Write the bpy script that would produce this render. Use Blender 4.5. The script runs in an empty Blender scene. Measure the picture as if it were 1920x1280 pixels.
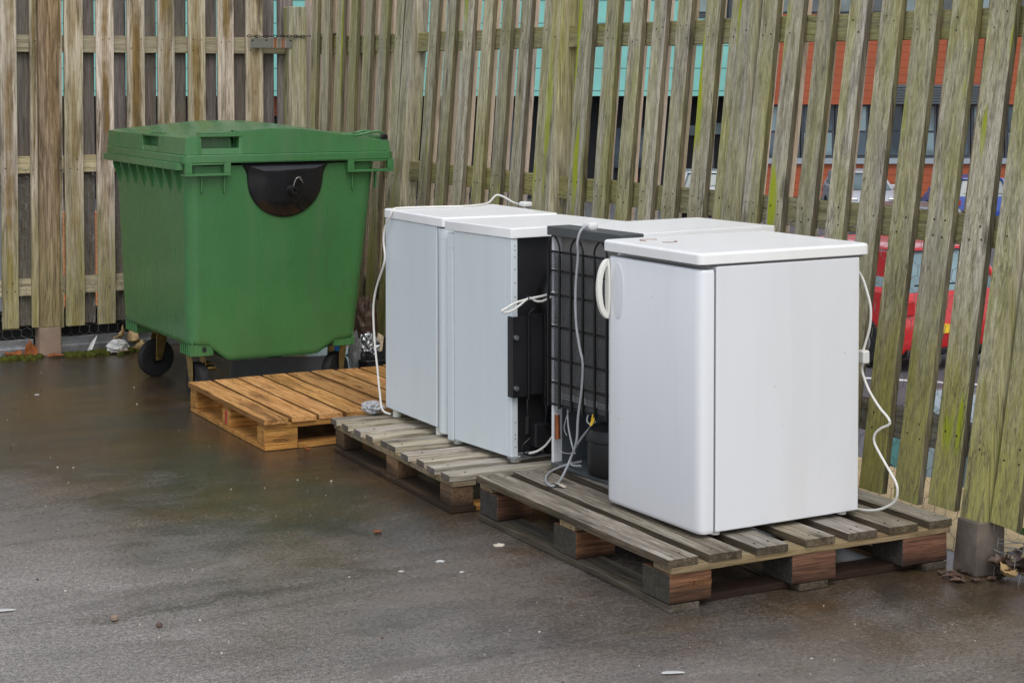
import bpy, bmesh, math, random
from mathutils import Vector, Matrix
R = random.Random(11)
SC = bpy.context.scene
COL = SC.collection
rad = math.radians

# ------------------------------------------------------------------ materials
class NT:
    def __init__(s, name):
        s.m = bpy.data.materials.new(name); s.m.use_nodes = True
        s.t = s.m.node_tree; s.b = s.t.nodes['Principled BSDF']
    def n(s, typ, ins=None, **kw):
        nd = s.t.nodes.new(typ)
        for k, v in kw.items(): setattr(nd, k, v)
        for k, v in (ins or {}).items(): s.set(nd.inputs[k], v)
        return nd
    def set(s, sock, v):
        if isinstance(v, bpy.types.NodeSocket): s.t.links.new(v, sock)
        elif isinstance(v, tuple) and len(v) == 3 and sock.type == 'RGBA': sock.default_value = (*v, 1)
        else: sock.default_value = v
    def math(s, op, a, b=0.0, clamp=False):
        nd = s.n('ShaderNodeMath', {0: a, 1: b}, operation=op, use_clamp=clamp); return nd.outputs[0]
    def mix(s, f, a, b, mode='MIX'):
        nd = s.n('ShaderNodeMix', data_type='RGBA', blend_type=mode)
        s.set(nd.inputs[0], f); s.set(nd.inputs[6], a); s.set(nd.inputs[7], b); return nd.outputs[2]
    def ramp(s, f, stops, interp='LINEAR'):
        nd = s.n('ShaderNodeValToRGB', {0: f}); cr = nd.color_ramp; cr.interpolation = interp
        while len(cr.elements) > 1: cr.elements.remove(cr.elements[-1])
        cr.elements[0].position = stops[0][0]; c = stops[0][1]; cr.elements[0].color = (*c, 1) if isinstance(c, tuple) else (c, c, c, 1)
        for p, c in stops[1:]:
            e = cr.elements.new(p); e.color = (*c, 1) if isinstance(c, tuple) else (c, c, c, 1)
        return nd.outputs[0]
    def obj(s): return s.n('ShaderNodeTexCoord').outputs['Object']
    def gen(s): return s.n('ShaderNodeTexCoord').outputs['Generated']
    def rnd(s): return s.n('ShaderNodeObjectInfo').outputs['Random']
    def noise(s, vec, scale, detail=4, rough=.55, dist=0., w=None):
        nd = s.n('ShaderNodeTexNoise', {'Scale': scale, 'Detail': detail, 'Roughness': rough, 'Distortion': dist})
        if w is not None: nd.noise_dimensions = '4D'; s.set(nd.inputs['W'], w)
        s.set(nd.inputs['Vector'], vec); return nd.outputs[0]
    def vor(s, vec, scale, feature='F1', out='Distance', rand=1.):
        nd = s.n('ShaderNodeTexVoronoi', {'Scale': scale, 'Randomness': rand}, feature=feature)
        s.set(nd.inputs['Vector'], vec); return nd.outputs[out]
    def scale(s, vec, v, off=None):
        nd = s.n('ShaderNodeMapping'); s.set(nd.inputs['Vector'], vec); nd.inputs['Scale'].default_value = v
        if off is not None: s.set(nd.inputs['Location'], off)
        return nd.outputs[0]
    def sep(s, vec, k):
        nd = s.n('ShaderNodeSeparateXYZ', {0: vec}); return nd.outputs[k]
    def bump(s, h, strength=.3, dist=.002, normal=None):
        nd = s.n('ShaderNodeBump', {'Height': h, 'Strength': strength, 'Distance': dist})
        if normal is not None: s.set(nd.inputs['Normal'], normal)
        return nd.outputs[0]
    def out(s, color=None, rough=None, metal=None, normal=None, spec=None, coat=None, **kw):
        for k, v in (('Base Color', color), ('Roughness', rough), ('Metallic', metal), ('Normal', normal),
                     ('Specular IOR Level', spec), ('Coat Weight', coat)):
            if v is not None: s.set(s.b.inputs[k], v)
        for k, v in kw.items(): s.set(s.b.inputs[k.replace('_', ' ')], v)
        return s.m

def plain(name, col, rough=.5, metal=0., spec=.5, var=.12, scale=8., bump=0., coat=0., grain=None, rv=.16):
    t = NT(name); v = t.obj()
    if grain: v = t.scale(v, grain)
    nz = t.noise(v, scale, 5, .6)
    c = t.mix(t.ramp(nz, [(.3, 0.), (.7, 1.)]), tuple(x * (1 - var) for x in col), tuple(min(1, x * (1 + var)) for x in col))
    r = t.math('ADD', t.math('MULTIPLY', nz, rv), rough - rv / 2)
    nm = t.bump(t.noise(v, scale * 9, 3), bump, .002) if bump else None
    return t.out(c, r, metal, nm, spec, coat)

def wood(name, dark, mid, light, axis='Z', green=0., greencol=(.11, .13, .03), stain=.3, moss=0., low=0., grey=0., rough=.8, grain=1., across=None, centre=0., centrecol=(.2, .14, .07), wet=0.):
    """Weathered sawn timber, grain along one axis, each board different through Object Info Random."""
    t = NT(name); v = t.obj(); rn = t.rnd()
    al, ac = .045, 1.
    sc = {'X': (al, ac, ac), 'Y': (ac, al, ac), 'Z': (ac, ac, al)}[axis]
    w = t.math('MULTIPLY', rn, 37.)
    vs = t.scale(v, sc)
    g1 = t.noise(vs, 62. * grain, 7, .7, 1.1, w)
    g2 = t.noise(vs, 230. * grain, 5, .72, .3, w)
    big = t.noise(v, 2.6, 4, .6, .3, t.math('ADD', w, 3.))
    lng = t.noise(t.scale(v, tuple(x if x == 1. else .09 for x in sc)), 17., 6, .68, .5, t.math('ADD', w, 7.))
    gg = t.math('ADD', t.math('MULTIPLY', g1, .58), t.math('MULTIPLY', g2, .42))
    gg = t.math('ADD', t.math('MULTIPLY', t.math('SUBTRACT', gg, .5), 1.25), .5)
    col = t.ramp(gg, [(.34, dark), (.49, mid), (.64, light)])
    tone = t.math('ADD', .70, t.math('MULTIPLY', t.math('FRACT', t.math('MULTIPLY', rn, 91.7)), .5))
    col = t.mix(1., col, t.n('ShaderNodeCombineColor', {0: tone, 1: tone, 2: t.math('MULTIPLY', tone, t.math('ADD', .9, t.math('MULTIPLY', t.math('FRACT', t.math('MULTIPLY', rn, 17.3)), .2)))}).outputs[0], 'MULTIPLY')
    if grey:
        gm = t.ramp(t.noise(vs, 7., 4, .62, .3, t.math('ADD', w, 21.)), [(.42, 0.), (.6, grey)])
        col = t.mix(gm, col, t.ramp(gg, [(.36, (.15, .138, .122)), (.62, (.46, .435, .39))]))
    if centre:   # rain stain down the middle of a board, its edges stay pale
        ga_ = t.sep(t.gen(), across)
        dc = t.math('ABSOLUTE', t.math('SUBTRACT', t.math('ADD', ga_, t.math('MULTIPLY', t.math('SUBTRACT', lng, .5), 1.3)), .5))
        cm = t.math('MULTIPLY', t.ramp(dc, [(.12, 1.), (.34, 0.)]), t.ramp(t.noise(v, 1.9, 4, .6, .2, t.math('ADD', w, 41.)), [(.38, 0.), (.56, centre)]))
        col = t.mix(cm, col, t.mix(1., t.ramp(gg, [(.36, .45), (.62, 1.5)]), centrecol, 'MULTIPLY'))
    st = t.ramp(lng, [(.38, 1.), (.5, 0.)])
    st = t.math('MULTIPLY', st, t.math('MULTIPLY', t.ramp(big, [(.4, .1), (.6, 1.)]), stain), True)
    col = t.mix(st, col, tuple(x * .5 for x in dark))
    if green:
        ga = t.ramp(t.noise(vs, 9., 6, .68, .4, t.math('ADD', w, 11.)), [(.38, 0.), (.58, 1.)])
        gb = t.ramp(t.noise(v, 1.1, 3, .6, 0., t.math('ADD', w, 5.)), [(.34, .2), (.62, 1.)])
        gm = t.math('MULTIPLY', t.math('MULTIPLY', ga, gb), green, True)
        if low:
            zz = t.sep(v, 2)
            lo = t.math('MULTIPLY', t.ramp(t.math('ADD', zz, t.math('MULTIPLY', t.math('SUBTRACT', lng, .5), 1.6)), [(.45, 1.), (1.45, 0.)]), low)
            gm = t.math('MAXIMUM', gm, t.math('MULTIPLY', lo, t.ramp(g1, [(.35, .65), (.65, 1.)])), True)
        col = t.mix(gm, col, t.mix(1., t.ramp(gg, [(.36, .5), (.62, 1.3)]), greencol, 'MULTIPLY'))
    if moss:
        mm = t.ramp(t.noise(t.scale(v, tuple(x if x == 1. else .012 for x in sc)), 15., 2, .4, .1, t.math('ADD', w, 31.)), [(.63, 0.), (.67, 1.)])
        ms = t.math('MULTIPLY', mm, t.ramp(t.noise(v, 1.7, 3, .5, 0., t.math('ADD', w, 15.)), [(.46, 0.), (.58, moss)]))
        col = t.mix(ms, col, t.mix(g2, (.22, .27, .01), (.42, .46, .03)))
    # drying cracks
    cr = t.math('ABSOLUTE', t.math('SUBTRACT', t.noise(t.scale(v, tuple(x if x == 1. else .02 for x in sc)), 24., 3, .5, .2, t.math('ADD', w, 51.)), .5))
    cr = t.math('MULTIPLY', t.ramp(cr, [(.003, 1.), (.010, 0.)]), t.ramp(t.noise(v, 3., 2, .5, 0., t.math('ADD', w, 61.)), [(.5, 0.), (.58, .6)]))
    col = t.mix(cr, col, tuple(x * .3 for x in dark))
    ks = {'X': (2.2, 9., 9.), 'Y': (9., 2.2, 9.), 'Z': (9., 9., 2.2)}[axis]
    kv = t.scale(v, ks, t.n('ShaderNodeCombineXYZ', {0: w, 1: w, 2: w}).outputs[0])
    kd = t.math('ADD', t.vor(kv, 1.), t.math('MULTIPLY', t.math('SUBTRACT', g2, .5), .12))
    km = t.ramp(kd, [(.05, 1.), (.11, .55), (.17, .0)])
    rings = t.math('ABSOLUTE', t.math('SINE', t.math('MULTIPLY', kd, 75.)))
    km = t.math('MULTIPLY', km, t.math('ADD', .45, t.math('MULTIPLY', rings, .4)), True)
    col = t.mix(km, col, tuple(x * .5 for x in dark))
    if wet:      # soaked foot of the timber
        wz = t.ramp(t.math('ADD', t.sep(v, 2), t.math('MULTIPLY', t.math('SUBTRACT', big, .5), .12)), [(.02, 1.), (.075, 0.)])
        col = t.mix(t.math('MULTIPLY', wz, wet), col, tuple(x * .35 for x in dark))
    h = t.math('ADD', t.math('ADD', g1, t.math('MULTIPLY', g2, .9)), t.math('MULTIPLY', t.math('ADD', km, cr), -.6))
    return t.out(col, t.math('ADD', rough - .12, t.math('MULTIPLY', g1, .25)), 0., t.bump(h, .6, .0045), .3)

M = {}
M['slat_left'] = wood('weathered brown fence timber', (.20, .145, .092), (.59, .485, .36), (.90, .79, .65), 'Z', .3, (.30, .275, .10), 1., 0., .8, .35, .8, 1., 0, 1., (.20, .12, .04))
M['post_left'] = wood('brown fence post timber', (.075, .045, .022), (.27, .17, .095), (.50, .37, .24), 'Z', .1, (.30, .28, .10), .8, 0., .4, .2, .8, 1.1)
M['slat_back'] = wood('shaded purplish fence timber', (.085, .065, .058), (.155, .125, .112), (.235, .195, .178), 'Z', .2, (.15, .14, .05), .5, 0., .3, .4)  # shade from the front slats is mixed into this colour
M['slat_right'] = wood('algae grown fence timber', (.17, .15, .11), (.455, .405, .305), (.76, .70, .57), 'Z', .8, (.32, .305, .082), .65, 1., 1., .55, .8, 1., 1, .35, (.20, .18, .08))
M['slat_raw'] = wood('pale sawn fence timber', (.62, .45, .30), (.88, .69, .51), (.93, .79, .63), 'Z', .1, (.5, .44, .2), .12)
M['slat_edge'] = wood('dark sawn fence edge', (.075, .062, .042), (.155, .132, .09), (.26, .225, .16), 'Z', .75, (.17, .16, .05), .7)
M['rail_y'] = wood('green rail timber', (.17, .145, .07), (.34, .30, .15), (.50, .45, .25), 'Y', .6, (.30, .29, .07), .3, 0., 0., .35)
M['rail_x'] = wood('brown rail timber', (.19, .15, .09), (.40, .335, .215), (.58, .50, .36), 'X', .4, (.38, .36, .12), .4, 0., 0., .3)
M['rail_dark'] = wood('grey wet rail timber', (.08, .068, .055), (.17, .148, .125), (.27, .24, .205), 'Y', .4, (.16, .16, .06), .4, 0., 0., .4)
M['p1'] = wood('fresh orange pallet timber', (.21, .082, .02), (.53, .255, .078), (.74, .44, .18), 'Y', .1, (.3, .25, .06), .75)
M['p1b'] = wood('orange pallet block timber', (.15, .062, .014), (.40, .18, .042), (.56, .29, .085), 'X', .15, (.3, .24, .05), .7)
M['p2'] = wood('pale bleached pallet timber', (.15, .11, .075), (.50, .425, .31), (.86, .78, .65), 'X', .1, (.3, .27, .12), .85, 0., 0., .75)
M['p2b'] = wood('brown pallet block timber', (.055, .03, .016), (.15, .085, .045), (.28, .175, .10), 'Y', .2, (.1, .09, .04), .5, wet=.9)
M['p3'] = wood('grey weathered pallet timber', (.065, .05, .036), (.20, .165, .125), (.46, .41, .345), 'Y', .3, (.17, .15, .06), .8, 0., 0., .7)
M['p3g'] = wood('dark grey end grain', (.022, .019, .016), (.058, .050, .043), (.115, .10, .085), 'X', .3, (.05, .055, .025))  # darker tone for the end faces of the blocks
M['p1e'] = wood('brown edge of orange pallet board', (.10, .04, .01), (.25, .115, .03), (.40, .21, .065), 'Y')  # dark board sides paint in the shade of the gaps between them
M['p3e'] = wood('dark edge of grey pallet board', (.035, .026, .017), (.095, .07, .046), (.19, .15, .105), 'Y', .3, (.08, .08, .03), .7)
M['p2e'] = wood('dark end grain of pale pallet board', (.06, .05, .042), (.13, .11, .092), (.24, .205, .17), 'X')
M['p3s'] = wood('pallet stringer timber', (.17, .11, .06), (.34, .235, .13), (.47, .365, .23), 'X', .3, (.2, .18, .06), .5, 0., 0., .35)
M['p3b'] = wood('wet red brown pallet block', (.05, .024, .014), (.18, .08, .044), (.34, .17, .095), 'X', .35, (.05, .05, .025), .8, wet=.95)
M['p3d'] = wood('dark soaked pallet timber', (.028, .02, .013), (.07, .053, .036), (.15, .12, .088), 'Y', .4, (.05, .05, .02), .5, 0., 0., .2)
M['nail'] = plain('rusted nail head', (.025, .02, .018), .7, .3)
M['concrete'] = plain('stained concrete', (.115, .094, .078), .8, 0, .3, .45, 9., .5)
M['stub'] = plain('brown concrete post stub', (.26, .19, .14), .85, 0, .3, .2, 7., .4)
M['galv'] = plain('galvanised wire', (.34, .34, .33), .45, .85, .5, .2, 30.)
M['steel'] = plain('dull galvanised steel', (.42, .43, .45), .42, .9, .5, .25, 12.)
def enamel(name, col):
    t = NT(name); v = t.obj()
    n1 = t.noise(t.scale(v, (1, 1, .15)), 5., 4, .6, .4); n2 = t.noise(v, 1.6, 4, .6, .4)
    c = t.mix(t.math('MULTIPLY', t.ramp(n1, [(.5, 0.), (.68, 1.)]), .6), col, tuple(x * q for x, q in zip(col, (.93, .925, .90))))
    c = t.mix(t.math('MULTIPLY', t.ramp(n2, [(.55, 0.), (.7, 1.)]), .3), c, tuple(x * q for x, q in zip(col, (.92, .91, .87))))
    sp = t.vor(v, 9.); c = t.mix(t.math('MULTIPLY', t.ramp(sp, [(.03, 1.), (.05, 0.)]), .4), c, (.45, .4, .33))
    return t.out(c, t.math('ADD', .3, t.math('MULTIPLY', n2, .12)), 0., t.bump(t.noise(v, 3.2, 2), .05, .006), .45)
M['white_r'] = enamel('white enamel', (.745, .755, .785)); M['white_a'] = enamel('cool white enamel', (.665, .725, .755))
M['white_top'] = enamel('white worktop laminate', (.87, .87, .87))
M['handle'] = plain('ivory plastic', (.78, .77, .71), .35, 0, .5, .03, 5.)
M['seal'] = plain('grey door seal', (.16, .16, .165), .7)
M['cord_w'] = plain('white cable', (.74, .73, .69), .45, 0, .5, .06, 20.)
M['cord_g'] = plain('grey cable', (.34, .35, .37), .45, 0, .5, .06, 20.)
M['blackp'] = plain('black painted panel', (.018, .018, .02), .42, 0, .5, .3, 6., .05)
M['blackm'] = plain('black coil enamel', (.009, .009, .010), .4, 0, .35, .3, 20.)
M['fin'] = plain('grey condenser fin', (.10, .105, .11), .5, .2, .5, .25, 14.)
M['fin_d'] = plain('dark condenser fin', (.045, .045, .05), .5, .1, .5, .25, 14.)
M['greyback'] = plain('grey fridge back plate', (.28, .265, .25), .7, 0, .3, .18, 6., .2)
M['greysteel'] = plain('blue grey steel plate', (.11, .125, .14), .6, .2, .4, .2, 6.)
M['dgrey'] = plain('dark grey worktop edge', (.075, .082, .085), .5, 0, .4, .1, 6.)
M['copper'] = plain('copper dryer pipe', (.30, .10, .04), .45, .7, .5, .2, 20.)
M['tape'] = plain('cream paper tag', (.62, .57, .46), .8, 0, .3, .1, 20.)
M['gold'] = plain('yellow zinc plated steel', (.30, .21, .075), .42, .85, .5, .45, 25.)
M['rubber'] = plain('black rubber', (.018, .018, .018), .75, 0, .3, .3, 20.)
M['blackgloss'] = plain('black glossy plastic', (.010, .010, .012), .14, 0, .5, .25, 9.)
M['white'] = plain('white paint', (.70, .70, .69), .5, 0, .4, .06, 9.)
M['foil'] = plain('crumpled foil', (.50, .51, .53), .34, 1., .5, .05, 40.)
M['film'] = plain('crumpled thin film', (.42, .42, .43), .25, 0, .6, .3, 60.)
M['bluepl'] = plain('blue wrapper plastic', (.02, .16, .42), .4, 0, .5, .1, 20.)
M['greyfilm'] = plain('dull grey sheet', (.20, .205, .21), .45, 0, .5, .15, 14., .2)
M['leaf_o'] = plain('orange dead leaf', (.30, .10, .03), .6, 0, .4, .35, 25., .3)
M['leaf_t'] = plain('tan dead leaf', (.40, .28, .13), .65, 0, .4, .35, 25., .3)
M['leaf_b'] = plain('brown wet leaf', (.10, .06, .042), .45, 0, .5, .45, 25., .3)
M['leaf_g'] = plain('fresh green leaf', (.07, .20, .04), .45, 0, .5, .2, 25.)
M['moss'] = plain('green moss', (.06, .065, .012), .95, 0, .1, .5, 60., .8)
M['feather'] = plain('white feather', (.58, .58, .56), .8, 0, .2, .08, 40.)
M['stampink'] = plain('faded brown stamp ink', (.15, .07, .025), .85, 0, .2, .5, 90.)
M['red_paint'] = plain('red marker paint', (.42, .03, .025), .7, 0, .4, .2, 30.)
M['ink'] = plain('dark stamp ink', (.03, .018, .012), .85, 0, .2, .3, 60.)

def bin_green():
    t = NT('green bin plastic'); v = t.obj()
    n1 = t.noise(v, 2.2, 5, .6); n2 = t.noise(t.scale(v, (1, 1, .12)), 9., 5, .6, .4); n3 = t.noise(v, 60., 3)
    c = t.mix(t.ramp(n1, [(.35, 0.), (.65, 1.)]), (.046, .165, .052), (.057, .192, .062))
    c = t.mix(t.math('MULTIPLY', t.ramp(n2, [(.5, 0.), (.75, 1.)]), .35), c, (.10, .17, .085))   # chalky runs
    sp = t.vor(v, 26.); c = t.mix(t.math('MULTIPLY', t.ramp(sp, [(.035, 1.), (.06, 0.)]), t.ramp(t.noise(v, 3.5, 2), [(.56, 0.), (.62, .6)])), c, (.35, .42, .33))
    # dirt smears on the front of the bin
    sm = t.ramp(t.noise(t.scale(v, (1, 1.2, .5)), 4.2, 4, .6, 1.6), [(.5, 0.), (.62, 1.)])
    c = t.mix(t.math('MULTIPLY', sm, .16), c, (.06, .09, .05))
    return t.out(c, t.math('ADD', .16, t.math('MULTIPLY', n2, .24)), 0., t.bump(t.math('ADD', t.math('MULTIPLY', n3, .15), t.math('MULTIPLY', n1, 6.)), .14, .004), .6)
M['bin'] = bin_green()

def asphalt():
    t = NT('wet worn tarmac'); v = t.obj(); x = t.sep(v, 0); y = t.sep(v, 1)
    big = t.noise(v, .7, 5, .62, .6); mid = t.noise(v, 2.4, 6, .64, .5); fin = t.noise(v, 170., 4, .72); fin2 = t.noise(v, 62., 5, .7)
    # sky sheen is painted into the open yard's paler tone; strip by pallets and fence is soaked
    f = t.math('ADD', t.math('ADD', t.math('MULTIPLY', x, 1.55), y), t.math('ADD', t.math('MULTIPLY', t.math('SUBTRACT', big, .5), 4.5), t.math('MULTIPLY', t.math('SUBTRACT', mid, .5), 2.6)))
    wet = t.math('MULTIPLY', t.math('SUBTRACT', f, 6.9), .36, True)
    g = t.math('ADD', t.math('MULTIPLY', fin, .6), t.math('MULTIPLY', fin2, .4))
    c = t.ramp(g, [(.38, (.085, .073, .065)), (.5, (.20, .178, .162)), (.62, (.40, .365, .335))])
    brown = t.ramp(t.noise(v, 1.5, 5, .62, .5), [(.42, 0.), (.6, 1.)])
    cw = t.mix(t.math('MULTIPLY', brown, .8), (.215, .20, .18), (.33, .225, .115))
    c = t.mix(wet, c, t.mix(1., c, cw, 'MULTIPLY'))
    al = t.ramp(t.noise(v, 2.3, 5, .65, .7), [(.52, 0.), (.68, .5)])
    c = t.mix(t.math('MULTIPLY', al, wet), c, t.mix(1., t.ramp(g, [(.39, .5), (.61, 1.4)]), (.075, .05, .022), 'MULTIPLY'))
    stk = t.noise(t.scale(v, (.5, 1.9, 1.)), 2.3, 7, .68, .9)     # runs left by drying water
    c = t.mix(1., c, t.ramp(stk, [(.36, .9), (.5, 1.15), (.64, 1.32)]), 'MULTIPLY')
    # seams between the laid strips, dirt caught in them
    sm = None
    for y0, k in ((5.02, .06), (6.47, .03), (7.75, .05)):
        d = t.math('SUBTRACT', t.math('SUBTRACT', y, y0), t.math('ADD', t.math('MULTIPLY', t.math('SUBTRACT', x, 1.1), k), t.math('MULTIPLY', t.math('SUBTRACT', mid, .5), .3)))
        q = t.math('MULTIPLY', t.ramp(t.math('ADD', t.math('ABSOLUTE', d), t.math('MULTIPLY', t.math('SUBTRACT', fin2, .5), .10)), [(.0, 1.), (.045, 0.)]), t.ramp(big, [(.42, .1), (.58, .9)]))
        sm = q if sm is None else t.math('MAXIMUM', sm, q)
    pat = t.math('MULTIPLY', t.ramp(t.noise(t.scale(v, (.6, 1.6, 1.)), 2.1, 5, .65, .6), [(.585, 0.), (.63, 1.)]), t.ramp(fin2, [(.4, .2), (.56, .9)]))
    sm = t.math('MAXIMUM', sm, t.math('MULTIPLY', pat, .55))
    c = t.mix(t.math('MULTIPLY', sm, .7), c, (.038, .03, .014))
    sp = t.vor(v, 60.); pick = t.ramp(t.n('ShaderNodeTexWhiteNoise', {'Vector': t.vor(v, 60., out='Position')}).outputs[0], [(.95, 0.), (.96, 1.)], 'CONSTANT')
    c = t.mix(t.math('MULTIPLY', t.ramp(sp, [(.07, 1.), (.1, 0.)]), pick), c, (.52, .50, .46))
    r = t.math('SUBTRACT', t.math('ADD', t.math('ADD', .19, t.math('MULTIPLY', stk, .2)), t.math('MULTIPLY', fin2, .22)), t.math('MULTIPLY', wet, .2))
    und = t.noise(t.scale(v, (.35, 1.6, 1.)), 1.4, 3, .5, .5)
    h = t.math('ADD', t.math('ADD', t.math('MULTIPLY', fin, .9), t.math('MULTIPLY', fin2, 1.3)), t.math('ADD', t.math('MULTIPLY', und, 2.5), t.math('MULTIPLY', sm, -1.)))
    st = t.math('SUBTRACT', .58, t.math('MULTIPLY', wet, .38))
    return t.out(c, r, 0., t.bump(h, st, .006), .6)
M['asphalt'] = asphalt()
M['carpark'] = plain('car park tarmac', (.095, .088, .095), .6, 0, .4, .15, 2., .1)
M['cream'] = plain('pale cream concrete', (.58, .44, .24), .85, 0, .3, .25, 6., .4)

def cladding(name, col, step, joint):
    t = NT(name); v = t.obj(); z = t.sep(v, 2)
    f = t.math('FRACT', t.math('DIVIDE', z, step))
    line = t.ramp(f, [(0., 1.), (joint, 1.), (joint + .005, 0.)], 'LINEAR')
    nz = t.noise(v, .7, 3)
    c = t.mix(t.ramp(nz, [(.35, 0.), (.65, 1.)]), tuple(x * .9 for x in col), tuple(x * 1.08 for x in col))
    c = t.mix(line, c, tuple(x * .35 for x in col))
    return t.out(c, .55, 0., None, .4)
M['turq'] = cladding('turquoise cladding', (.20, .50, .45), .88, .045)
M['terra'] = cladding('terracotta cladding', (.34, .078, .028), .3, .06)
M['brick'] = cladding('orange brick', (.50, .17, .06), .08, .15)
M['dkframe'] = plain('dark grey window frame', (.05, .058, .068), .5, .2)
M['sillgrey'] = plain('light grey sill', (.30, .34, .38), .5, .2)
M['black'] = plain('undercroft black', (.012, .012, .014), .8)
M['lou'] = plain('grey louvre', (.10, .115, .13), .5, .3)
def glass(name, col, r=.08):
    t = NT(name); v = t.obj(); nz = t.noise(v, .6, 3, .5, .6)
    c = t.mix(t.ramp(nz, [(.42, 0.), (.6, 1.)]), tuple(x * .45 for x in col), col)
    return t.out(c, r, 0., None, .8)
M['glass'] = glass('window glass', (.07, .10, .125)); M['glass_p'] = glass('pale window glass', (.20, .28, .30))
M['carglass'] = glass('car glass', (.10, .14, .15), .05); M['carglass_t'] = glass('teal tinted car glass', (.03, .10, .10), .1); M['carglass_p'] = glass('pale car glass', (.22, .32, .34), .1)
def paint(name, col):
    return plain(name, col, .28, 0, .5, .04, 3., 0., .6)
M['red'] = paint('red car paint', (.52, .014, .016)); M['silver'] = paint('silver car paint', (.42, .43, .46)); M['blue'] = paint('blue car paint', (.010, .05, .30))
M['paleblue'] = paint('pale blue car paint', (.10, .14, .165)); M['dgreycar'] = paint('dark grey car paint', (.085, .09, .10))
M['yellow'] = plain('yellow number plate', (.80, .52, .03), .4); M['lampred'] = plain('red lamp lens', (.45, .02, .02), .2)
M['chrome'] = plain('chrome', (.8, .8, .8), .15, 1.); M['rim'] = plain('alloy rim', (.5, .5, .52), .35, .8)
M['orangepl'] = plain('orange plastic', (.75, .16, .02), .5)

# ------------------------------------------------------------------ geometry helpers
class MB:
    def __init__(s): s.v = []; s.f = []; s.mi = []
    def add(s, vs, fs, mi=0):
        b = len(s.v); s.v += [tuple(p) for p in vs]; s.f += [tuple(i + b for i in f) for f in fs]; s.mi += [mi] * len(fs)
    def box(s, x0, x1, y0, y1, z0, z1, mi=0, mat=None):
        vs = [Vector((x, y, z)) for x in (x0, x1) for y in (y0, y1) for z in (z0, z1)]
        if mat is not None: vs = [mat @ p for p in vs]
        s.add(vs, [(0, 1, 3, 2), (4, 6, 7, 5), (0, 4, 5, 1), (2, 3, 7, 6), (0, 2, 6, 4), (1, 5, 7, 3)], mi); return s
    def prism(s, poly, axis, a, b, mi=0):
        """poly: 2D points (counter-clockwise), extruded along axis from a to b."""
        n = len(poly)
        def P(p, t): return {'x': (t, p[0], p[1]), 'y': (p[0], t, p[1]), 'z': (p[0], p[1], t)}[axis]
        vs = [P(p, a) for p in poly] + [P(p, b) for p in poly]
        fs = [tuple(range(n))[::-1], tuple(range(n, 2 * n))] + [(i, (i + 1) % n, n + (i + 1) % n, n + i) for i in range(n)]
        s.add(vs, fs, mi); return s
    def tube(s, pts, r, k=8, mi=0, caps=True, closed=False):
        pts = [Vector(p) for p in pts]; n = len(pts); rings = []; up = Vector((.13, .21, .97)).normalized()
        for i, p in enumerate(pts):
            a = pts[i - 1] if (i > 0 or closed) else p; b = pts[(i + 1) % n] if (i < n - 1 or closed) else p
            d = (b - a).normalized(); u = d.cross(up)
            if u.length < .05: u = d.cross(Vector((1, 0, 0)))
            u.normalize(); w = d.cross(u).normalized(); up = -d.cross(u) if False else up
            rr = r[i] if isinstance(r, (list, tuple)) else r
            rings.append([p + u * rr * math.cos(2 * math.pi * j / k) + w * rr * math.sin(2 * math.pi * j / k) for j in range(k)])
        vs = [q for ring in rings for q in ring]; fs = []
        m = n if closed else n - 1
        for i in range(m):
            for j in range(k):
                a, b = i * k, ((i + 1) % n) * k
                fs.append((a + j, a + (j + 1) % k, b + (j + 1) % k, b + j))
        if caps and not closed: fs += [tuple(range(k))[::-1], tuple(range((n - 1) * k, n * k))]
        s.add(vs, fs, mi); return s
    def lathe(s, prof, c, axis='z', k=24, mi=0):
        """prof: (radius, height) pairs; revolve round axis through c."""
        vs = []; n = len(prof)
        for r, h in prof:
            for j in range(k):
                a = 2 * math.pi * j / k; x, y = r * math.cos(a), r * math.sin(a)
                q = {'z': (x, y, h), 'y': (x, h, y), 'x': (h, x, y)}[axis]
                vs.append((c[0] + q[0], c[1] + q[1], c[2] + q[2]))
        fs = [(i * k + j, i * k + (j + 1) % k, (i + 1) * k + (j + 1) % k, (i + 1) * k + j) for i in range(n - 1) for j in range(k)]
        fs += [tuple(range(k))[::-1], tuple(range((n - 1) * k, n * k))]
        s.add(vs, fs, mi); return s
    def loft(s, rings, mi=0, caps=True):
        k = len(rings[0]); vs = [q for r in rings for q in r]
        fs = [(i * k + j, i * k + (j + 1) % k, (i + 1) * k + (j + 1) % k, (i + 1) * k + j) for i in range(len(rings) - 1) for j in range(k)]
        if caps: fs += [tuple(range(k))[::-1], tuple(range((len(rings) - 1) * k, len(rings) * k))]
        s.add(vs, fs, mi); return s
    def build(s, name, mats, parent=None, bevel=0., smooth=False, seg=2):
        me = bpy.data.meshes.new(name); me.from_pydata(s.v, [], s.f); me.update()
        if not isinstance(mats, (list, tuple)): mats = [mats]
        for m in mats: me.materials.append(M[m] if isinstance(m, str) else m)
        for p, i in zip(me.polygons, s.mi): p.material_index = i; p.use_smooth = smooth
        bm = bmesh.new(); bm.from_mesh(me); bmesh.ops.recalc_face_normals(bm, faces=bm.faces); bm.to_mesh(me); bm.free()
        if smooth: me.set_sharp_from_angle(angle=rad(38))
        o = bpy.data.objects.new(name, me); COL.objects.link(o)
        if parent is not None: o.parent = parent
        if bevel:
            md = o.modifiers.new('bevel', 'BEVEL'); md.width = bevel; md.segments = seg; md.limit_method = 'ANGLE'; md.angle_limit = rad(40)
            if smooth or seg > 1:
                for p in me.polygons: p.use_smooth = True
                me.set_sharp_from_angle(angle=rad(38)); md.harden_normals = True
        return o

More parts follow.
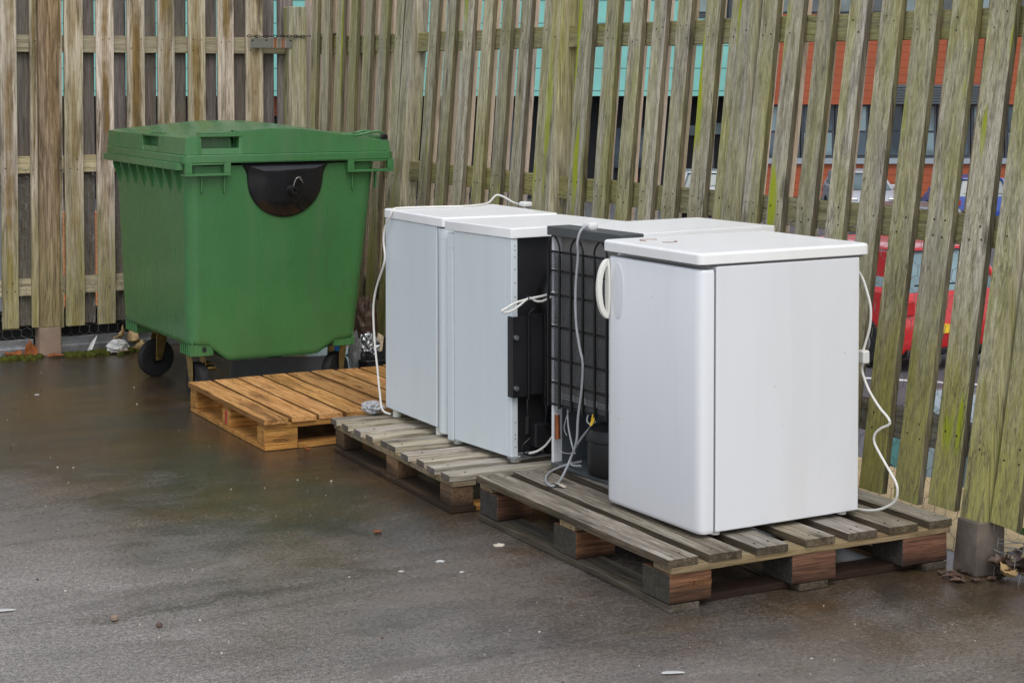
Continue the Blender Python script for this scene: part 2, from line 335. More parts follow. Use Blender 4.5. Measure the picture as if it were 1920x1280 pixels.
def tag(o, label, cat, group=None, kind=None):
    o['label'] = label
    if cat: o['category'] = cat
    if group: o['group'] = group
    if kind: o['kind'] = kind
    return o
def thing(name, label, cat, loc=(0, 0, 0), rz=0., group=None):
    o = bpy.data.objects.new(name, None); COL.objects.link(o); o.location = loc; o.rotation_euler = (0, 0, rz); o.empty_display_size = .1
    return tag(o, label, cat, group)
def struct(o): o['kind'] = 'structure'; return o
def smooth_path(pts, n=6):
    pts = [Vector(p) for p in pts]; out = []
    for i in range(len(pts) - 1):
        p0 = pts[max(i - 1, 0)]; p1 = pts[i]; p2 = pts[i + 1]; p3 = pts[min(i + 2, len(pts) - 1)]
        for j in range(n):
            t = j / n
            out.append(.5 * ((2 * p1) + (-p0 + p2) * t + (2 * p0 - 5 * p1 + 4 * p2 - p3) * t * t + (-p0 + 3 * p1 - 3 * p2 + p3) * t ** 3))
    return out + [pts[-1]]
def rrect(x0, x1, y0, y1, r, k=6):
    out = []
    for cx, cy, a0 in ((x1 - r, y1 - r, 0), (x0 + r, y1 - r, 90), (x0 + r, y0 + r, 180), (x1 - r, y0 + r, 270)):
        for i in range(k + 1):
            a = rad(a0 + 90 * i / k); out.append((cx + r * math.cos(a), cy + r * math.sin(a)))
    return out

# ------------------------------------------------------------------ camera, light, render
cam = bpy.data.cameras.new('camera'); co = bpy.data.objects.new('camera', cam); COL.objects.link(co)
co.location = (0, 0, 1.5587)
yaw, pitch = rad(28.305), rad(1.9098)
co.rotation_euler = (math.pi / 2 - pitch, 0, -yaw)
cam.sensor_width = 36; cam.sensor_fit = 'HORIZONTAL'; cam.lens = 3354.4 / 1920 * 36
cam.shift_y = -(640 - 251.02) / 1920
cam.clip_end = 2000; cam.clip_start = .1
SC.camera = co
SUN_EL, SUN_AZ = rad(56), rad(196)       # light comes from behind the camera
w = bpy.data.worlds.new('World'); SC.world = w; w.use_nodes = True
nt = w.node_tree; bg = nt.nodes['Background']
sky = nt.nodes.new('ShaderNodeTexSky'); sky.sky_type = 'NISHITA'; sky.sun_disc = False
sky.sun_elevation = SUN_EL; sky.sun_rotation = SUN_AZ; sky.air_density = 1.2; sky.dust_density = 2.; sky.ozone_density = 1.
hs = nt.nodes.new('ShaderNodeHueSaturation'); hs.inputs['Saturation'].default_value = .42
nt.links.new(sky.outputs[0], hs.inputs['Color']); nt.links.new(hs.outputs[0], bg.inputs[0]); bg.inputs[1].default_value = .15
sun = bpy.data.lights.new('sun', 'SUN'); so = bpy.data.objects.new('sun', sun); COL.objects.link(so)
sun.energy = .85; sun.angle = rad(45); sun.color = (1, .98, .955)
sd = Vector((math.sin(SUN_AZ) * math.cos(SUN_EL), math.cos(SUN_AZ) * math.cos(SUN_EL), math.sin(SUN_EL)))
so.rotation_euler = sd.to_track_quat('Z', 'Y').to_euler(); so.location = (0, -10, 15)
vs_ = SC.view_settings; vs_.view_transform = 'Standard'; vs_.look = 'None'; vs_.exposure = .36; vs_.gamma = 1.
FW = Vector((math.sin(yaw), math.cos(yaw), 0)); RT = Vector((math.cos(yaw), -math.sin(yaw), 0))
def far(depth, px, z=0.): p = FW * depth + RT * ((px - 959.3) / 3354.4 * depth); return (p.x, p.y, z)
def lotz(p):
    s_ = p[0] * FW.x + p[1] * FW.y
    return -1.95 - .0296 * max(0, s_ - 21) - .0 * s_

# ------------------------------------------------------------------ ground
X0, LY = 3.90, 9.93            # front faces of the right and the left fence at the ground
g = MB(); g.add([(-60, -40, 0), (4.02, -40, 0), (4.02, 10.05, 0), (-60, 10.05, 0)], [(0, 1, 2, 3)])
struct(g.build('yard_ground', 'asphalt'))
g = MB(); g.box(4.02, 4.68, -40, 10.05, -2.6, .004)
struct(g.build('retaining_ledge', 'cream', bevel=.01))
g = MB(); g.box(-60, 4.02, 10.05, 10.6, -2.6, .002)
struct(g.build('yard_edge', 'concrete'))
g = MB(); s0, s1, s2 = -60, 21, 700
pts = []
for s_ in (s0, s1, s2):
    for u in (-500, 500):
        p = FW * s_ + RT * u; pts.append((p.x, p.y, lotz(p)))
g.add(pts, [(0, 1, 3, 2), (2, 3, 5, 4)])
struct(g.build('car_park', 'carpark'))
g = MB()
for d0, px0, px1, wd in ((20.3, 1560, 1900, .12), (27., 1100, 1900, .12)):
    a = Vector(far(d0 + .35, px0)); b = Vector(far(d0 - .35, px1)); n = FW * wd
    q = [a, b, b + n, a + n]; g.add([(p.x, p.y, lotz(p) + .004) for p in q], [(0, 1, 2, 3)])
struct(g.build('painted_bay_line', 'white'))

# ------------------------------------------------------------------ right fence
def tlean(Y):
    if Y < 6.85: return .078 + (6.85 - Y) * .031
    if Y < 8.6: return .078
    return max(.03, .078 - (Y - 8.6) * .045)
def board_z(x0, x1, y0, y1, z0, z1, lean=None, wob=.003, nails=(), front='x', n=9, edge=None):
    """One upright fence board, its edges wandering a little; nails as small dark heads on the front."""
    mb = MB(); rings = []
    for i in range(n + 1):
        z = z0 + (z1 - z0) * i / n
        a, b, c, d = (R.uniform(-wob, wob) for _ in range(4)); rings.append([(x0 + a * .4, y0 + b, z), (x1 + a * .4, y0 + b, z), (x1 + a * .4, y1 + c, z), (x0 + a * .4, y1 + c, z)])
    tz = R.uniform(-.006, .006)
    rings[-1] = [(p[0], p[1], p[2] + tz) for p in rings[-1]]
    sk = R.uniform(-.006, .006)
    rings[0] = [(p[0], p[1], p[2] + (sk if k in (0, 1) else -sk)) for k, p in enumerate(rings[0])]
    mb.loft(rings)
    if edge is not None:      # sawn edges take a darker timber: faces 0 and 2 of every ring
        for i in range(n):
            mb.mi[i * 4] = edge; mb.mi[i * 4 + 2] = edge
    for (u, z) in nails:
        if front == 'x': mb.lathe([(.0042, -.0012), (.0042, .002)], (x0, u, z), 'x', 8, 1)
        else: mb.lathe([(.0042, -.0012), (.0042, .002)], (u, y0, z), 'y', 8, 1)
    if lean: mb.v = [(x + lean(y) * z, y, z) for x, y, z in mb.v]
    return mb
def nail_rows(a, b, rails):
    out = []
    for z in rails:
        for dz in (-.022, .026):
            for u in (a + (b - a) * .28, a + (b - a) * .72):
                if R.random() < .62: out.append((u + R.uniform(-.008, .008), z + dz + R.uniform(-.01, .01)))
    return out
RAILZ = (.383, 1.048, 1.728)
fr = thing('wooden_fence', 'long leaning fence of greenish grey upright slats behind the white fridges', 'fence')
front_y = [9.84, 9.66, 9.487, 9.322, 9.155, 8.975, 8.80, 8.414, 8.212, 8.018, 7.808, 7.612, 7.418, 7.195, 6.875, 6.663, 6.481, 6.313, 6.145, 5.958, 5.792, 5.606,
           5.458, 5.284, 5.115, 4.948, 4.782, 4.605, 4.437, 4.155, 3.985, 3.80, 3.62]
near_post = {8.80, 7.195, 5.792, 5.606, 4.437, 4.155}
for y in front_y:
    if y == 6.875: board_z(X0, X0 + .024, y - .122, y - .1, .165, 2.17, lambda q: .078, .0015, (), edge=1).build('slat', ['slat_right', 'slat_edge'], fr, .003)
    wd = R.uniform(.096, .106) if y > 5.7 else R.uniform(.090, .098) + max(0., min(.022, (5.3 - y) * .035)); ln = tlean(y)
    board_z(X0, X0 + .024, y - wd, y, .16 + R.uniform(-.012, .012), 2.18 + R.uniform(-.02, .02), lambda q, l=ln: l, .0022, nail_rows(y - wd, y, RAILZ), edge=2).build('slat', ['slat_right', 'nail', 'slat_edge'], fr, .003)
mids = []
fy = sorted(front_y)
for a, b in zip(fy[:-1], fy[1:]):
    gap0, gap1 = a, b - .098
    if gap1 - gap0 < .11: mids.append((gap0 + gap1) / 2)
    else: mids.append(gap0 + .05)
mids += [9.92, 10.09]
for y in mids:
    wd = R.uniform(.094, .104); ln = tlean(y)
    board_z(X0 + .0765, X0 + .0985, y - wd / 2, y + wd / 2, .16 + R.uniform(-.012, .012), 2.18 + R.uniform(-.02, .02), lambda q, l=ln: l, .0022).build('slat', ['slat_raw'], fr, .002)
ry = [9.9, 8.63, 7.03, 5.66, 4.22, 3.0]
for zc, mt in zip(RAILZ, ('rail_dark', 'rail_y', 'rail_y')):
    mb = MB(); n = 24; rings = []
    for i in range(n + 1):
        y = 3.2 + (9.9 - 3.2) * i / n; l = tlean(y); wv = R.uniform(-.003, .003)
        z0, z1 = zc - .05 + wv, zc + .05 + wv
        rings.append([(X0 + .0275 + l * z0, y, z0), (X0 + .0275 + l * z1, y, z1), (X0 + .0760 + l * z1, y, z1), (X0 + .0760 + l * z0, y, z0)])
    mb.loft(rings).build('rail', mt, fr, .004)
for y0, xs in ((8.585, 3.882), (7.0, 3.882), (5.622, 3.882), (4.168, 3.875)):
    wd = .095; ln = tlean(y0)
    board_z(xs, X0 + .0755, y0, y0 + wd, .162, 2.2, lambda q, l=ln: l, .0015, [(y0 + wd * .5, z) for z in RAILZ]).build('post', ['slat_right', 'nail'], fr, .005)
    mb = MB(); mb.loft([rrect(xs + .006, X0 + .10, y0 - .006, y0 + wd + .006, .008, 2), rrect(xs + .014, X0 + .10, y0 + .002, y0 + wd - .002, .008, 2)] and
                       [[(*p, 0.) for p in rrect(xs - .004, X0 + .09, y0 - .012, y0 + wd + .004, .008, 2)], [(*p, .165) for p in rrect(xs + .012, X0 + .10, y0 - .006, y0 + wd - .001, .008, 2)]])
    mb.build('post_base', 'concrete', fr, .004)
# corner post
board_z(3.843, 3.955, 9.90, 10.06, .02, 1.955, None, .002).build('post', ['slat_right'], fr, .006)

def hexnet(u0, u1, z0, z1, place, r=.0008, sd=.031):
    """Hexagonal wire netting; place(u, z) -> point."""
    mb = MB(); w_ = sd * math.sqrt(3); h_ = sd * 1.5; seen = set()
    rows = int((z1 - z0) / h_) + 1; cols = int((u1 - u0) / w_) + 1
    def node(i, j, top):
        u = u0 + w_ * (j + (.5 if i % 2 else 0)); z = z0 + h_ * i + (sd * .5 if top else 0.)
        return u, z
    def jit(u, z):
        k = hash((round(u * 500), round(z * 500))); return place(u + ((k % 97) / 97 - .5) * .007, z + ((k // 97 % 89) / 89 - .5) * .006)
    for i in range(rows):
        for j in range(cols):
            u = u0 + w_ * (j + (.5 if i % 2 else 0)); z = z0 + h_ * i
            a, b = jit(u, z), jit(u, z + sd)                     # twisted upright
            c, d = jit(u + w_ / 2, z + sd * 1.5), jit(u - w_ / 2, z + sd * 1.5)
            mb.tube([a, b], r * 1.5, 3, caps=False); mb.tube([b, c], r, 3, caps=False); mb.tube([b, d], r, 3, caps=False)
    return mb
hexnet(3.6, 9.85, .0, 1.0, lambda u, z: (X0 + .0268 + tlean(u) * z - .002, u, z)).build('wire_netting', 'galv', fr)

# ------------------------------------------------------------------ left fence
fl = thing('wooden_fence', 'brown stained slatted fence at the back, behind the green bin', 'fence')
lf = [(2.175, 2.264), (2.336, 2.374), (2.489, 2.512), (2.524, 2.629), (2.704, 2.804), (2.88, 2.982), (3.06, 3.157), (3.239, 3.341), (3.415, 3.512), (3.587, 3.692), (1.99, 2.09), (1.81, 1.91)]
LRZ = (.376, 1.055, 1.724)
for a, b in lf:
    board_z(a, b, LY, LY + .022, .16 + R.uniform(-.012, .008), 2.2 + R.uniform(-.02, .02), None, .0018, nail_rows(a, b, LRZ), 'y').build('slat', ['slat_left', 'nail'], fl, .003)
for e in (1.99, 2.17, 2.351, 2.523, 2.709, 2.89, 3.067, 3.244, 3.427, 3.607, 3.783, 3.905):
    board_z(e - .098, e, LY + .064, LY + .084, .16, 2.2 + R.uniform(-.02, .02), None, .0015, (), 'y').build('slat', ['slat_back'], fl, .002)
for zc in LRZ:
    mb = MB(); rings = []
    for i in range(13):
        x = 1.8 + (3.84 - 1.8) * i / 12; wv = R.uniform(-.003, .003)
        rings.append([(x, LY + .0225, zc - .045 + wv), (x, LY + .0225, zc + .05 + wv), (x, LY + .0635, zc + .05 + wv), (x, LY + .0635, zc - .045 + wv)])
    mb.loft(rings).build('rail', 'rail_x', fl, .004)
board_z(2.376, 2.487, LY - .028, LY + .0215, .155, 2.25, None, .0012, [], 'y').build('post', ['post_left', 'nail'], fl, .006)
mb = MB(); mb.loft([[(*p, 0.) for p in rrect(2.366, 2.492, LY - .034, LY + .09, .008, 2)], [(*p, .158) for p in rrect(2.372, 2.488, LY - .03, LY + .09, .008, 2)]]).build('post_base', 'stub', fl, .004)
MB().box(1.7, 3.84, LY + .13, LY + .16, .0045, .24).build('gap_shade_strip', 'black', fl)  # added black strip, paints the darkness under the back fence slats
hexnet(1.8, 3.82, .02, 1.0, lambda u, z: (u, LY + .0215 - .0, z)).build('wire_netting', 'galv', fl)
kb = MB(); kb.box(1.6, 2.36, LY + .075, LY + .1, 0, .085).box(1.6, 2.36, LY + .045, LY + .0745, 0, .042).box(2.495, 3.8, LY + .075, LY + .1, 0, .085).box(2.495, 3.8, LY + .045, LY + .0745, 0, .042)
tag(kb.build('steel_channel', 'steel', bevel=.003), 'grey galvanised steel channel lying along the foot of the back fence', 'channel')

# latch plate and chain at the corner
pl = MB(); xs = [3.60, 3.66, 3.72, 3.78, 3.83, 3.862]; ys = [9.897, 9.898, 9.892, 9.893, 9.896, 9.895]
pl.loft([[(x, y, 1.712), (x, y, 1.768), (x, y + .003, 1.768), (x, y + .003, 1.712)] for x, y in zip(xs, ys)])
for x in (3.615, 3.70, 3.85): pl.lathe([(.005, -.006), (.005, .0)], (x, 9.897, 1.755), 'y', 10, 1)
def rustplate():
    t = NT('rust streaked shiny plate'); v = t.obj(); x = t.sep(v, 0)
    n1 = t.noise(v, 14., 4)
    xx = t.math('ADD', x, t.math('MULTIPLY', n1, .012))
    m = t.ramp(t.math('SUBTRACT', xx, 3.), [(.745, 0.), (.752, 1.), (.768, 1.), (.775, 0.), (.792, 0.), (.80, 1.), (.822, .8), (.832, 0.)])
    c = t.mix(m, t.mix(n1, (.45, .46, .48), (.72, .73, .74)), (.26, .09, .03))
    return t.out(c, t.math('ADD', .16, t.math('MULTIPLY', m, .4)), t.math('SUBTRACT', .9, t.math('MULTIPLY', m, .8)))
M['rustplate'] = rustplate()
tag(pl.build('latch_plate', ['rustplate', 'nail'], bevel=.001), 'shiny bent metal plate with rust streaks across the corner post', 'metal plate')
ch = MB(); cp = smooth_path([(3.575, 9.897, 1.781), (3.66, 9.887, 1.777), (3.75, 9.884, 1.779), (3.86, 9.885, 1.781), (3.95, 9.88, 1.782), (4.02, 9.70, 1.786), (4.03, 9.62, 1.79)], 10)
L = 0; last = cp[0]; k = 0
for p in cp[1:]:
    L += (p - last).length
    if L > .019:
        d = (p - last).normalized(); mid = p; L = 0; k += 1
        side = Vector((0, 0, 1)) if k % 2 else d.cross(Vector((0, 0, 1))).normalized()
        ch.tube([mid + d * .013 * math.cos(a) + side * .007 * math.sin(a) for a in [2 * math.pi * i / 10 for i in range(10)]], .0026, 5, closed=True)
    last = p
tag(ch.build('chain', 'blackm', smooth=True), 'dark chain strung above the shiny metal plate between the two fences', 'chain')

# ------------------------------------------------------------------ pallets
def plank(x0, x1, y0, y1, z0, z1, nails=(), wob=.0025, axis='y', n=6, sides=None, ends=None):
    mb = MB(); rings = []
    for i in range(n + 1):
        t = i / n; a, b, c = (R.uniform(-wob, wob) for _ in range(3)); c *= .4
        if axis == 'y':
            y = y0 + (y1 - y0) * t; rings.append([(x0 + a, y, z0 + c), (x1 + b, y, z0 + c), (x1 + b, y, z1 + c), (x0 + a, y, z1 + c)])
        else:
            x = x0 + (x1 - x0) * t; rings.append([(x, y0 + a, z0 + c), (x, y1 + b, z0 + c), (x, y1 + b, z1 + c), (x, y0 + a, z1 + c)])
    mb.loft(rings)
    if sides is not None:      # sawn sides and end grain take a darker material
        for i in range(n): mb.mi[i * 4 + 1] = sides; mb.mi[i * 4 + 3] = sides
    if ends is not None: mb.mi[-1] = ends; mb.mi[-2] = ends
    for (x, y) in nails: mb.lathe([(.0045, -.001), (.0045, .0012)], (x, y, z1), 'z', 8, 1)
    return mb
def stamp(par, x0, z0, y, s=.018, n=5, seed=1):
    """Burnt-in stamp, too blurred to read: short strokes standing in a row."""
    rr = random.Random(seed); mb = MB()
    for i in range(n):
        x = x0 + i * s * .95
        mb.box(x, x + s * .16, y - .0012, y + .001, z0, z0 + s)
        for _ in range(2):
            zz = z0 + rr.choice((0, .4, .84)) * s; mb.box(x + s * .17, x + s * .7, y - .0012, y + .001, zz, zz + s * .16)
        if rr.random() < .6: mb.box(x + s * .72, x + s * .86, y - .0012, y + .001, z0 + rr.choice((0, .4)) * s, z0 + s)
    return mb.build('stamp', 'stampink', par)

# grey pallet under the right fridges (boards run away from us)
p3 = thing('pallet', 'weathered dark grey pallet under the two right fridges', 'pallet', (2.8274, 4.2952, 0), -.0106, 'wooden pallets')
W3, L3, H3 = 1.0605, 1.2405, .1552
bx = [(0, .106), (.14, .258), (.307, .424), (.49, .602), (.652, .764), (.81, .928), (.968, 1.0605)]
for a, b in bx:
    dx = R.uniform(-.008, .008)
    plank(a, b, R.uniform(-.006, .006), L3 + R.uniform(-.01, .005), H3 - .023, H3, [(a + (b - a) * q + R.uniform(-.01, .01), y + R.uniform(-.012, .012)) for y in (.05, .62, 1.19) for q in (.28, .74)], sides=2, ends=2).build('deck_board', ['p3', 'nail', 'p3e'], p3, .003)
for y0, y1 in ((.0, .10), (.565, .665), (1.14, 1.2405)):
    plank(.012, W3 - .004, y0 + .006, y1, H3 - .0445, H3 - .0235, axis='x').build('stringer', 'p3s', p3, .002)
blk = {}
for i, (x0, x1) in enumerate(((.008, .155), (.445, .61), (.87, 1.048))):
    for j, (y0, y1) in enumerate(((.008, .158), (.555, .70), (1.10, 1.232))):
        b = MB().box(x0, x1, y0, y1, .0225, H3 - .045); b.mi[0] = 1; b.mi[1] = 1; blk[i, j] = b.build('block', ['p3b', 'p3g'], p3, .004)
stamp(blk[0, 0], .075, .066, .008, .017, 5, 3); stamp(blk[1, 0], .52, .045, .008, .012, 1, 5)
for x0, x1 in ((.004, .11), (.47, .58), (.945, 1.045)): plank(x0, x1, .004, L3 - .004, .001, .022).build('bottom_board', 'p3d', p3, .002)
for x0, x1 in ((.1115, .4685), (.5815, .9435)): plank(x0, x1, .05, .15, .001, .0215, axis='x').build('bottom_board', 'p3b', p3, .002)

# pale pallet under the left fridges (narrow boards run from front to back)
p2 = thing('pallet', 'pale pallet with narrow bleached boards under the two left fridges', 'pallet', (2.7907, 5.6399, 0), -.0372, 'wooden pallets')
W2, L2, H2 = 1.02, 1.193, .1389
st2 = (L2 - .074) / 9
for i in range(10):
    y = i * st2
    if i == 5: y = 4 * st2 + .0735 + .002 + .04
    if i == 4: y += .04
    plank(R.uniform(-.01, .01), W2, y, y + .072 + R.uniform(-.004, .004), H2 - .022, H2, [(.06 + R.uniform(-.01, .01), y + .03)], .002, 'x', ends=2).build('deck_board', ['p2', 'nail', 'p2e'], p2, .003)
for x0, x1 in ((.008, .105), (.46, .56), (.91, 1.01)):
    plank(x0, x1, .006, L2 - .004, H2 - .044, H2 - .0225).build('stringer', 'p2b' if x0 > .1 else 'p3s', p2, .002)
for x0, x1 in ((.01, .095), (.465, .555), (.915, 1.005)):
    for y0, y1 in ((.012, .118), (.515, .63), (1.09, 1.185)):
        MB().box(x0, x1, y0, y1, .0205, H2 - .0445).build('block', 'p2b', p2, .004)
    plank(x0 - .006, x1 + .006, .006, L2 - .006, .001, .02).build('bottom_board', 'p2b', p2, .002)
plank(.096, .4, .012, .10, .001, .0195, axis='x').build('bottom_board', 'p1b', p2, .002)

# orange pallet by the bin (close boards run away from us)
p1 = thing('pallet', 'fresh orange pallet with close set boards in front of the bin', 'pallet', (2.5761, 6.9459, 0), -.012, 'wooden pallets')
W1, L1, H1 = 1.22, 1.03, .1335
for i in range(10):
    a = i * .1225; z = .0022 * i
    plank(a, a + .1085 + R.uniform(-.004, .004), R.uniform(-.008, .006), L1 + R.uniform(-.01, .01), H1 - .021 + z * .3, H1 + z * .3, [(a + .0525 + dx, y + R.uniform(-.01, .01)) for y in (.035, .5, .98) for dx in (-.028, .026)], .0025, sides=2).build('deck_board', ['p1', 'nail', 'p1e'], p1, .003)
for y0, y1 in ((.006, .10), (.46, .56), (.93, 1.02)):
    plank(.01, W1 - .004, y0, y1, H1 - .0425, H1 - .0215, axis='x').build('stringer', 'p1b', p1, .002)
pb = {}
for i, (x0, x1) in enumerate(((.008, .155), (.53, .68), (1.06, 1.21))):
    for j, (y0, y1) in enumerate(((.01, .105), (.455, .56), (.925, 1.02))):
        pb[i, j] = MB().box(x0, x1, y0, y1, .0215, H1 - .043).build('block', 'p1b', p1, .004)
    plank(x0, x1, .008, 1.02, .001, .021).build('bottom_board', 'p1b', p1, .002)
for x0, x1 in ((.1565, .5285), (.6815, 1.0585)): plank(x0, x1, .008, .10, .001, .0205, axis='x').build('bottom_board', 'p1b', p1, .002)
stamp(pb[0, 0], .045, .036, .010, .012, 6, 9)
MB().box(.0065, .0078, .49, .515, .03, .088).build('paint_mark', 'red_paint', pb[0, 1])

# ------------------------------------------------------------------ fridges
def slab(mb, x0, x1, y0, y1, z0, z1, r=.012, k=4, mi=0, top_in=.0):
    mb.loft([[(*p, z0) for p in rrect(x0, x1, y0, y1, r, k)], [(*p, z1 - top_in) for p in rrect(x0, x1, y0, y1, r, k)]] +
            ([[(*p, z1) for p in rrect(x0 + top_in, x1 - top_in, y0 + top_in, y1 - top_in, max(r - top_in, .003), k)]] if top_in else []), mi)
    return mb
# right fridge: door to the left of the picture, side panel towards us
fR = thing('fridge', 'largest looking white fridge at the front right with oval handle on its door', 'fridge', (3.0817, 4.4427, .159), .032, 'old white fridges')
WR, DR, HR = .563, .575, .8625
b = MB(); b.box(.012, DR, 0, WR - .03, .012, HR - .043); b.build('body', 'white_r', fR, .004)
MB().box(.004, .0115, .004, WR - .034, .03, HR - .055).build('door_seal', 'seal', fR)
d = MB(); ring = []
prof = [(.003, .0), (-.018, .0), (-.029, .002), (-.037, .006), (-.042, .013), (-.0455, .023), (-.047, .038), (-.047, .15), (-.047, .42), (-.046, .49), (-.042, .508), (-.034, .518), (-.02, .522), (.003, .522)]
zs = [(.010, .006), (.016, .001), (.024, 0.), (.80, 0.), (.806, .0025), (.8105, .006)]
d.loft([[(x + (ins if x < -.001 else 0), min(max(y, ins * .6), .522 - ins * .6), z) for x, y in prof] for z, ins in zs])
dr = d.build('door', 'white_r', fR, smooth=True)
# handle: an oval loop standing out from the far edge of the door
hz, hy = .705, .502
hb = MB()
outer = [(-.050 - .043 * max(math.cos(a), 0.), hz + .098 * math.sin(a)) for a in [rad(-90 + 180 * i / 16) for i in range(17)]]
inner = [(-.050 - .024 * max(math.cos(a), 0), hz + .076 * math.sin(a)) for a in [rad(-90 + 180 * i / 16) for i in range(17)]]
vs = []
for (ox, oz), (ix, iz) in zip(outer, inner):
    vs += [(ox, hy - .006, oz), (ox, hy + .010, oz), (ix, hy + .010, iz), (ix, hy - .006, iz)]
fs = []
for i in range(16):
    a, c = i * 4, (i + 1) * 4
    for j in range(4): fs.append((a + j, a + (j + 1) % 4, c + (j + 1) % 4, c + j))
fs += [(3, 2, 1, 0), (64, 65, 66, 67)]
hb.add(vs, fs)
hb.loft([[(x, y, z) for y, z in [(hy - .0 + .014 * math.cos(a), hz + .1 * math.sin(a)) for a in [rad(i * 15) for i in range(24)]]] for x in (-.055, -.046)])
hb.build('handle', 'handle', dr, .005, True, 3)
ov = MB(); ov.loft([[(x, .448 + (.036 - s_) * math.cos(a), hz + (.092 - s_) * math.sin(a)) for a in [rad(i * 10) for i in range(36)]] for x, s_ in ((-.0465, 0.), (-.0485, .002), (-.049, .006))])
ov.build('handle_plate', 'white_r', dr, smooth=True)
l = MB(); slab(l, -.052, DR + .042, -.004, WR - .026, HR - .036, HR, .022, 6, 0, .006)
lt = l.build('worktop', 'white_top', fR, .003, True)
MB().box(-.02, DR + .02, .01, WR - .05, HR - .0425, HR - .0362).build('trim_strip', 'seal', fR)
rg = MB()
for cx, cy, r0, a0, a1 in ((.06, .42, .035, 20, 220), (.085, .36, .03, 200, 380)):
    rg.tube([(cx + r0 * math.cos(rad(a)), cy + r0 * math.sin(rad(a)), HR + .0008) for a in range(a0, a1, 12)], .0012, 5)
rg.build('rust_ring', 'copper', lt)
for x, y in ((.03, .03), (.03, .48), (.53, .03), (.53, .48)): MB().lathe([(.016, 0.0), (.016, .012), (.01, .013)], (x, y, 0), 'z', 12).build('foot', 'handle', fR)
# white cord behind it
def to_local(pts, loc, rz):
    m = (Matrix.Translation(loc) @ Matrix.Rotation(rz, 4, 'Z')).inverted(); return [m @ Vector(p) for p in pts]
cR = [(3.67, 4.62, .955), (3.695, 4.54, .94), (3.7, 4.508, .914), (3.705, 4.489, .874), (3.71, 4.472, .816), (3.71, 4.474, .756), (3.705, 4.487, .703), (3.70, 4.495, .673)]
cR2 = [(3.7, 4.494, .633), (3.7, 4.499, .607), (3.705, 4.475, .554), (3.71, 4.428, .503), (3.71, 4.384, .475), (3.71, 4.376, .456), (3.705, 4.409, .438), (3.7, 4.432, .417), (3.7, 4.437, .389), (3.705, 4.413, .352), (3.71, 4.372, .306),
       (3.71, 4.343, .276), (3.71, 4.336, .249), (3.71, 4.35, .215), (3.70, 4.395, .185), (3.69, 4.45, .168), (3.68, 4.52, .163), (3.67, 4.6, .163)]
cm = MB(); cm.tube(to_local(smooth_path(cR), fR.location, .032), .0042, 8)
cd = cm.build('power_cord', 'cord_w', fR, smooth=True)
MB().tube(to_local(smooth_path(cR2), fR.location, .032), .0042, 8).build('power_cord', 'cord_w', fR, smooth=True)
pg = MB(); a, b_ = to_local([(3.688, 4.478, .632), (3.715, 4.512, .675)], fR.location, .032)
pg.box(a.x, b_.x, a.y, b_.y, a.z, b_.z); pg.build('plug', 'white', cd, .006)

# fridge A: side panel faces us, door on its right edge
fA = thing('fridge', 'white fridge standing farthest left, cord draped over its top', 'fridge', (3.05, 6.2253, .1511), -.0018, 'old white fridges')
HA = .8509
MB().box(0, .505, .062, .551, .022, HA - .038).build('body', 'white_a', fA, .005)
MB().box(.006, .50, .054, .0615, .03, HA - .06).build('door_seal', 'seal', fA)
d = MB(); pr = [(.004, .0535), (.0, .045), (0., .02), (.006, .004), (.02, -.006), (.08, -.012), (.25, -.014), (.42, -.012), (.485, -.006), (.5, .004), (.506, .02), (.506, .045), (.502, .0535)]
d.loft([[(x + (ins if x < .25 else -ins), y + ins * .5, z) for x, y in pr] for z, ins in ((.004, .004), (.009, 0), (HA - .085, 0), (HA - .0845, .0015), (HA - .0835, .0015), (HA - .083, 0), (HA - .047, 0), (HA - .044, .003))])
d.build('door', 'white_a', fA, smooth=True)
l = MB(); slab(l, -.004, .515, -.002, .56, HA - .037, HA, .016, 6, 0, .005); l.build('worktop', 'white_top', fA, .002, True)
for x, y in ((.03, .50), (.47, .50), (.03, .09), (.47, .09)): MB().lathe([(.018, -.0115), (.018, .02), (.012, .022)], (x, y, 0), 'z', 12).build('foot', 'handle', fA)
ca = [(3.60, 6.60, 1.0095), (3.628, 6.72, 1.0095), (3.62, 6.80, 1.03), (3.60, 6.83, 1.035), (3.545, 6.79, 1.0095), (3.46, 6.71, 1.0075), (3.36, 6.665, 1.0075), (3.27, 6.68, 1.0075), (3.18, 6.70, 1.0075), (3.09, 6.70, 1.0075), (3.05, 6.69, 1.004),
      (3.036, 6.695, .975), (3.033, 6.735, .93), (3.032, 6.75, .874), (3.031, 6.735, .809), (3.03, 6.75, .764), (3.03, 6.805, .692), (3.03, 6.838, .632), (3.03, 6.852, .563), (3.03, 6.839, .441), (3.03, 6.812, .333), (3.03, 6.786, .225), (3.032, 6.765, .165), (3.06, 6.745, .148)]
cm = MB().tube(to_local(smooth_path(ca), fA.location, -.0018), .0044, 8); cd = cm.build('power_cord', 'cord_w', fA, smooth=True)
pg = MB(); q = to_local([(3.60, 6.56, 1.016)], fA.location, 0)[0]; pg.box(q.x - .022, q.x + .02, q.y - .022, q.y + .03, q.z - .0135, q.z + .009); pg.build('plug', 'white', cd, .008, True)

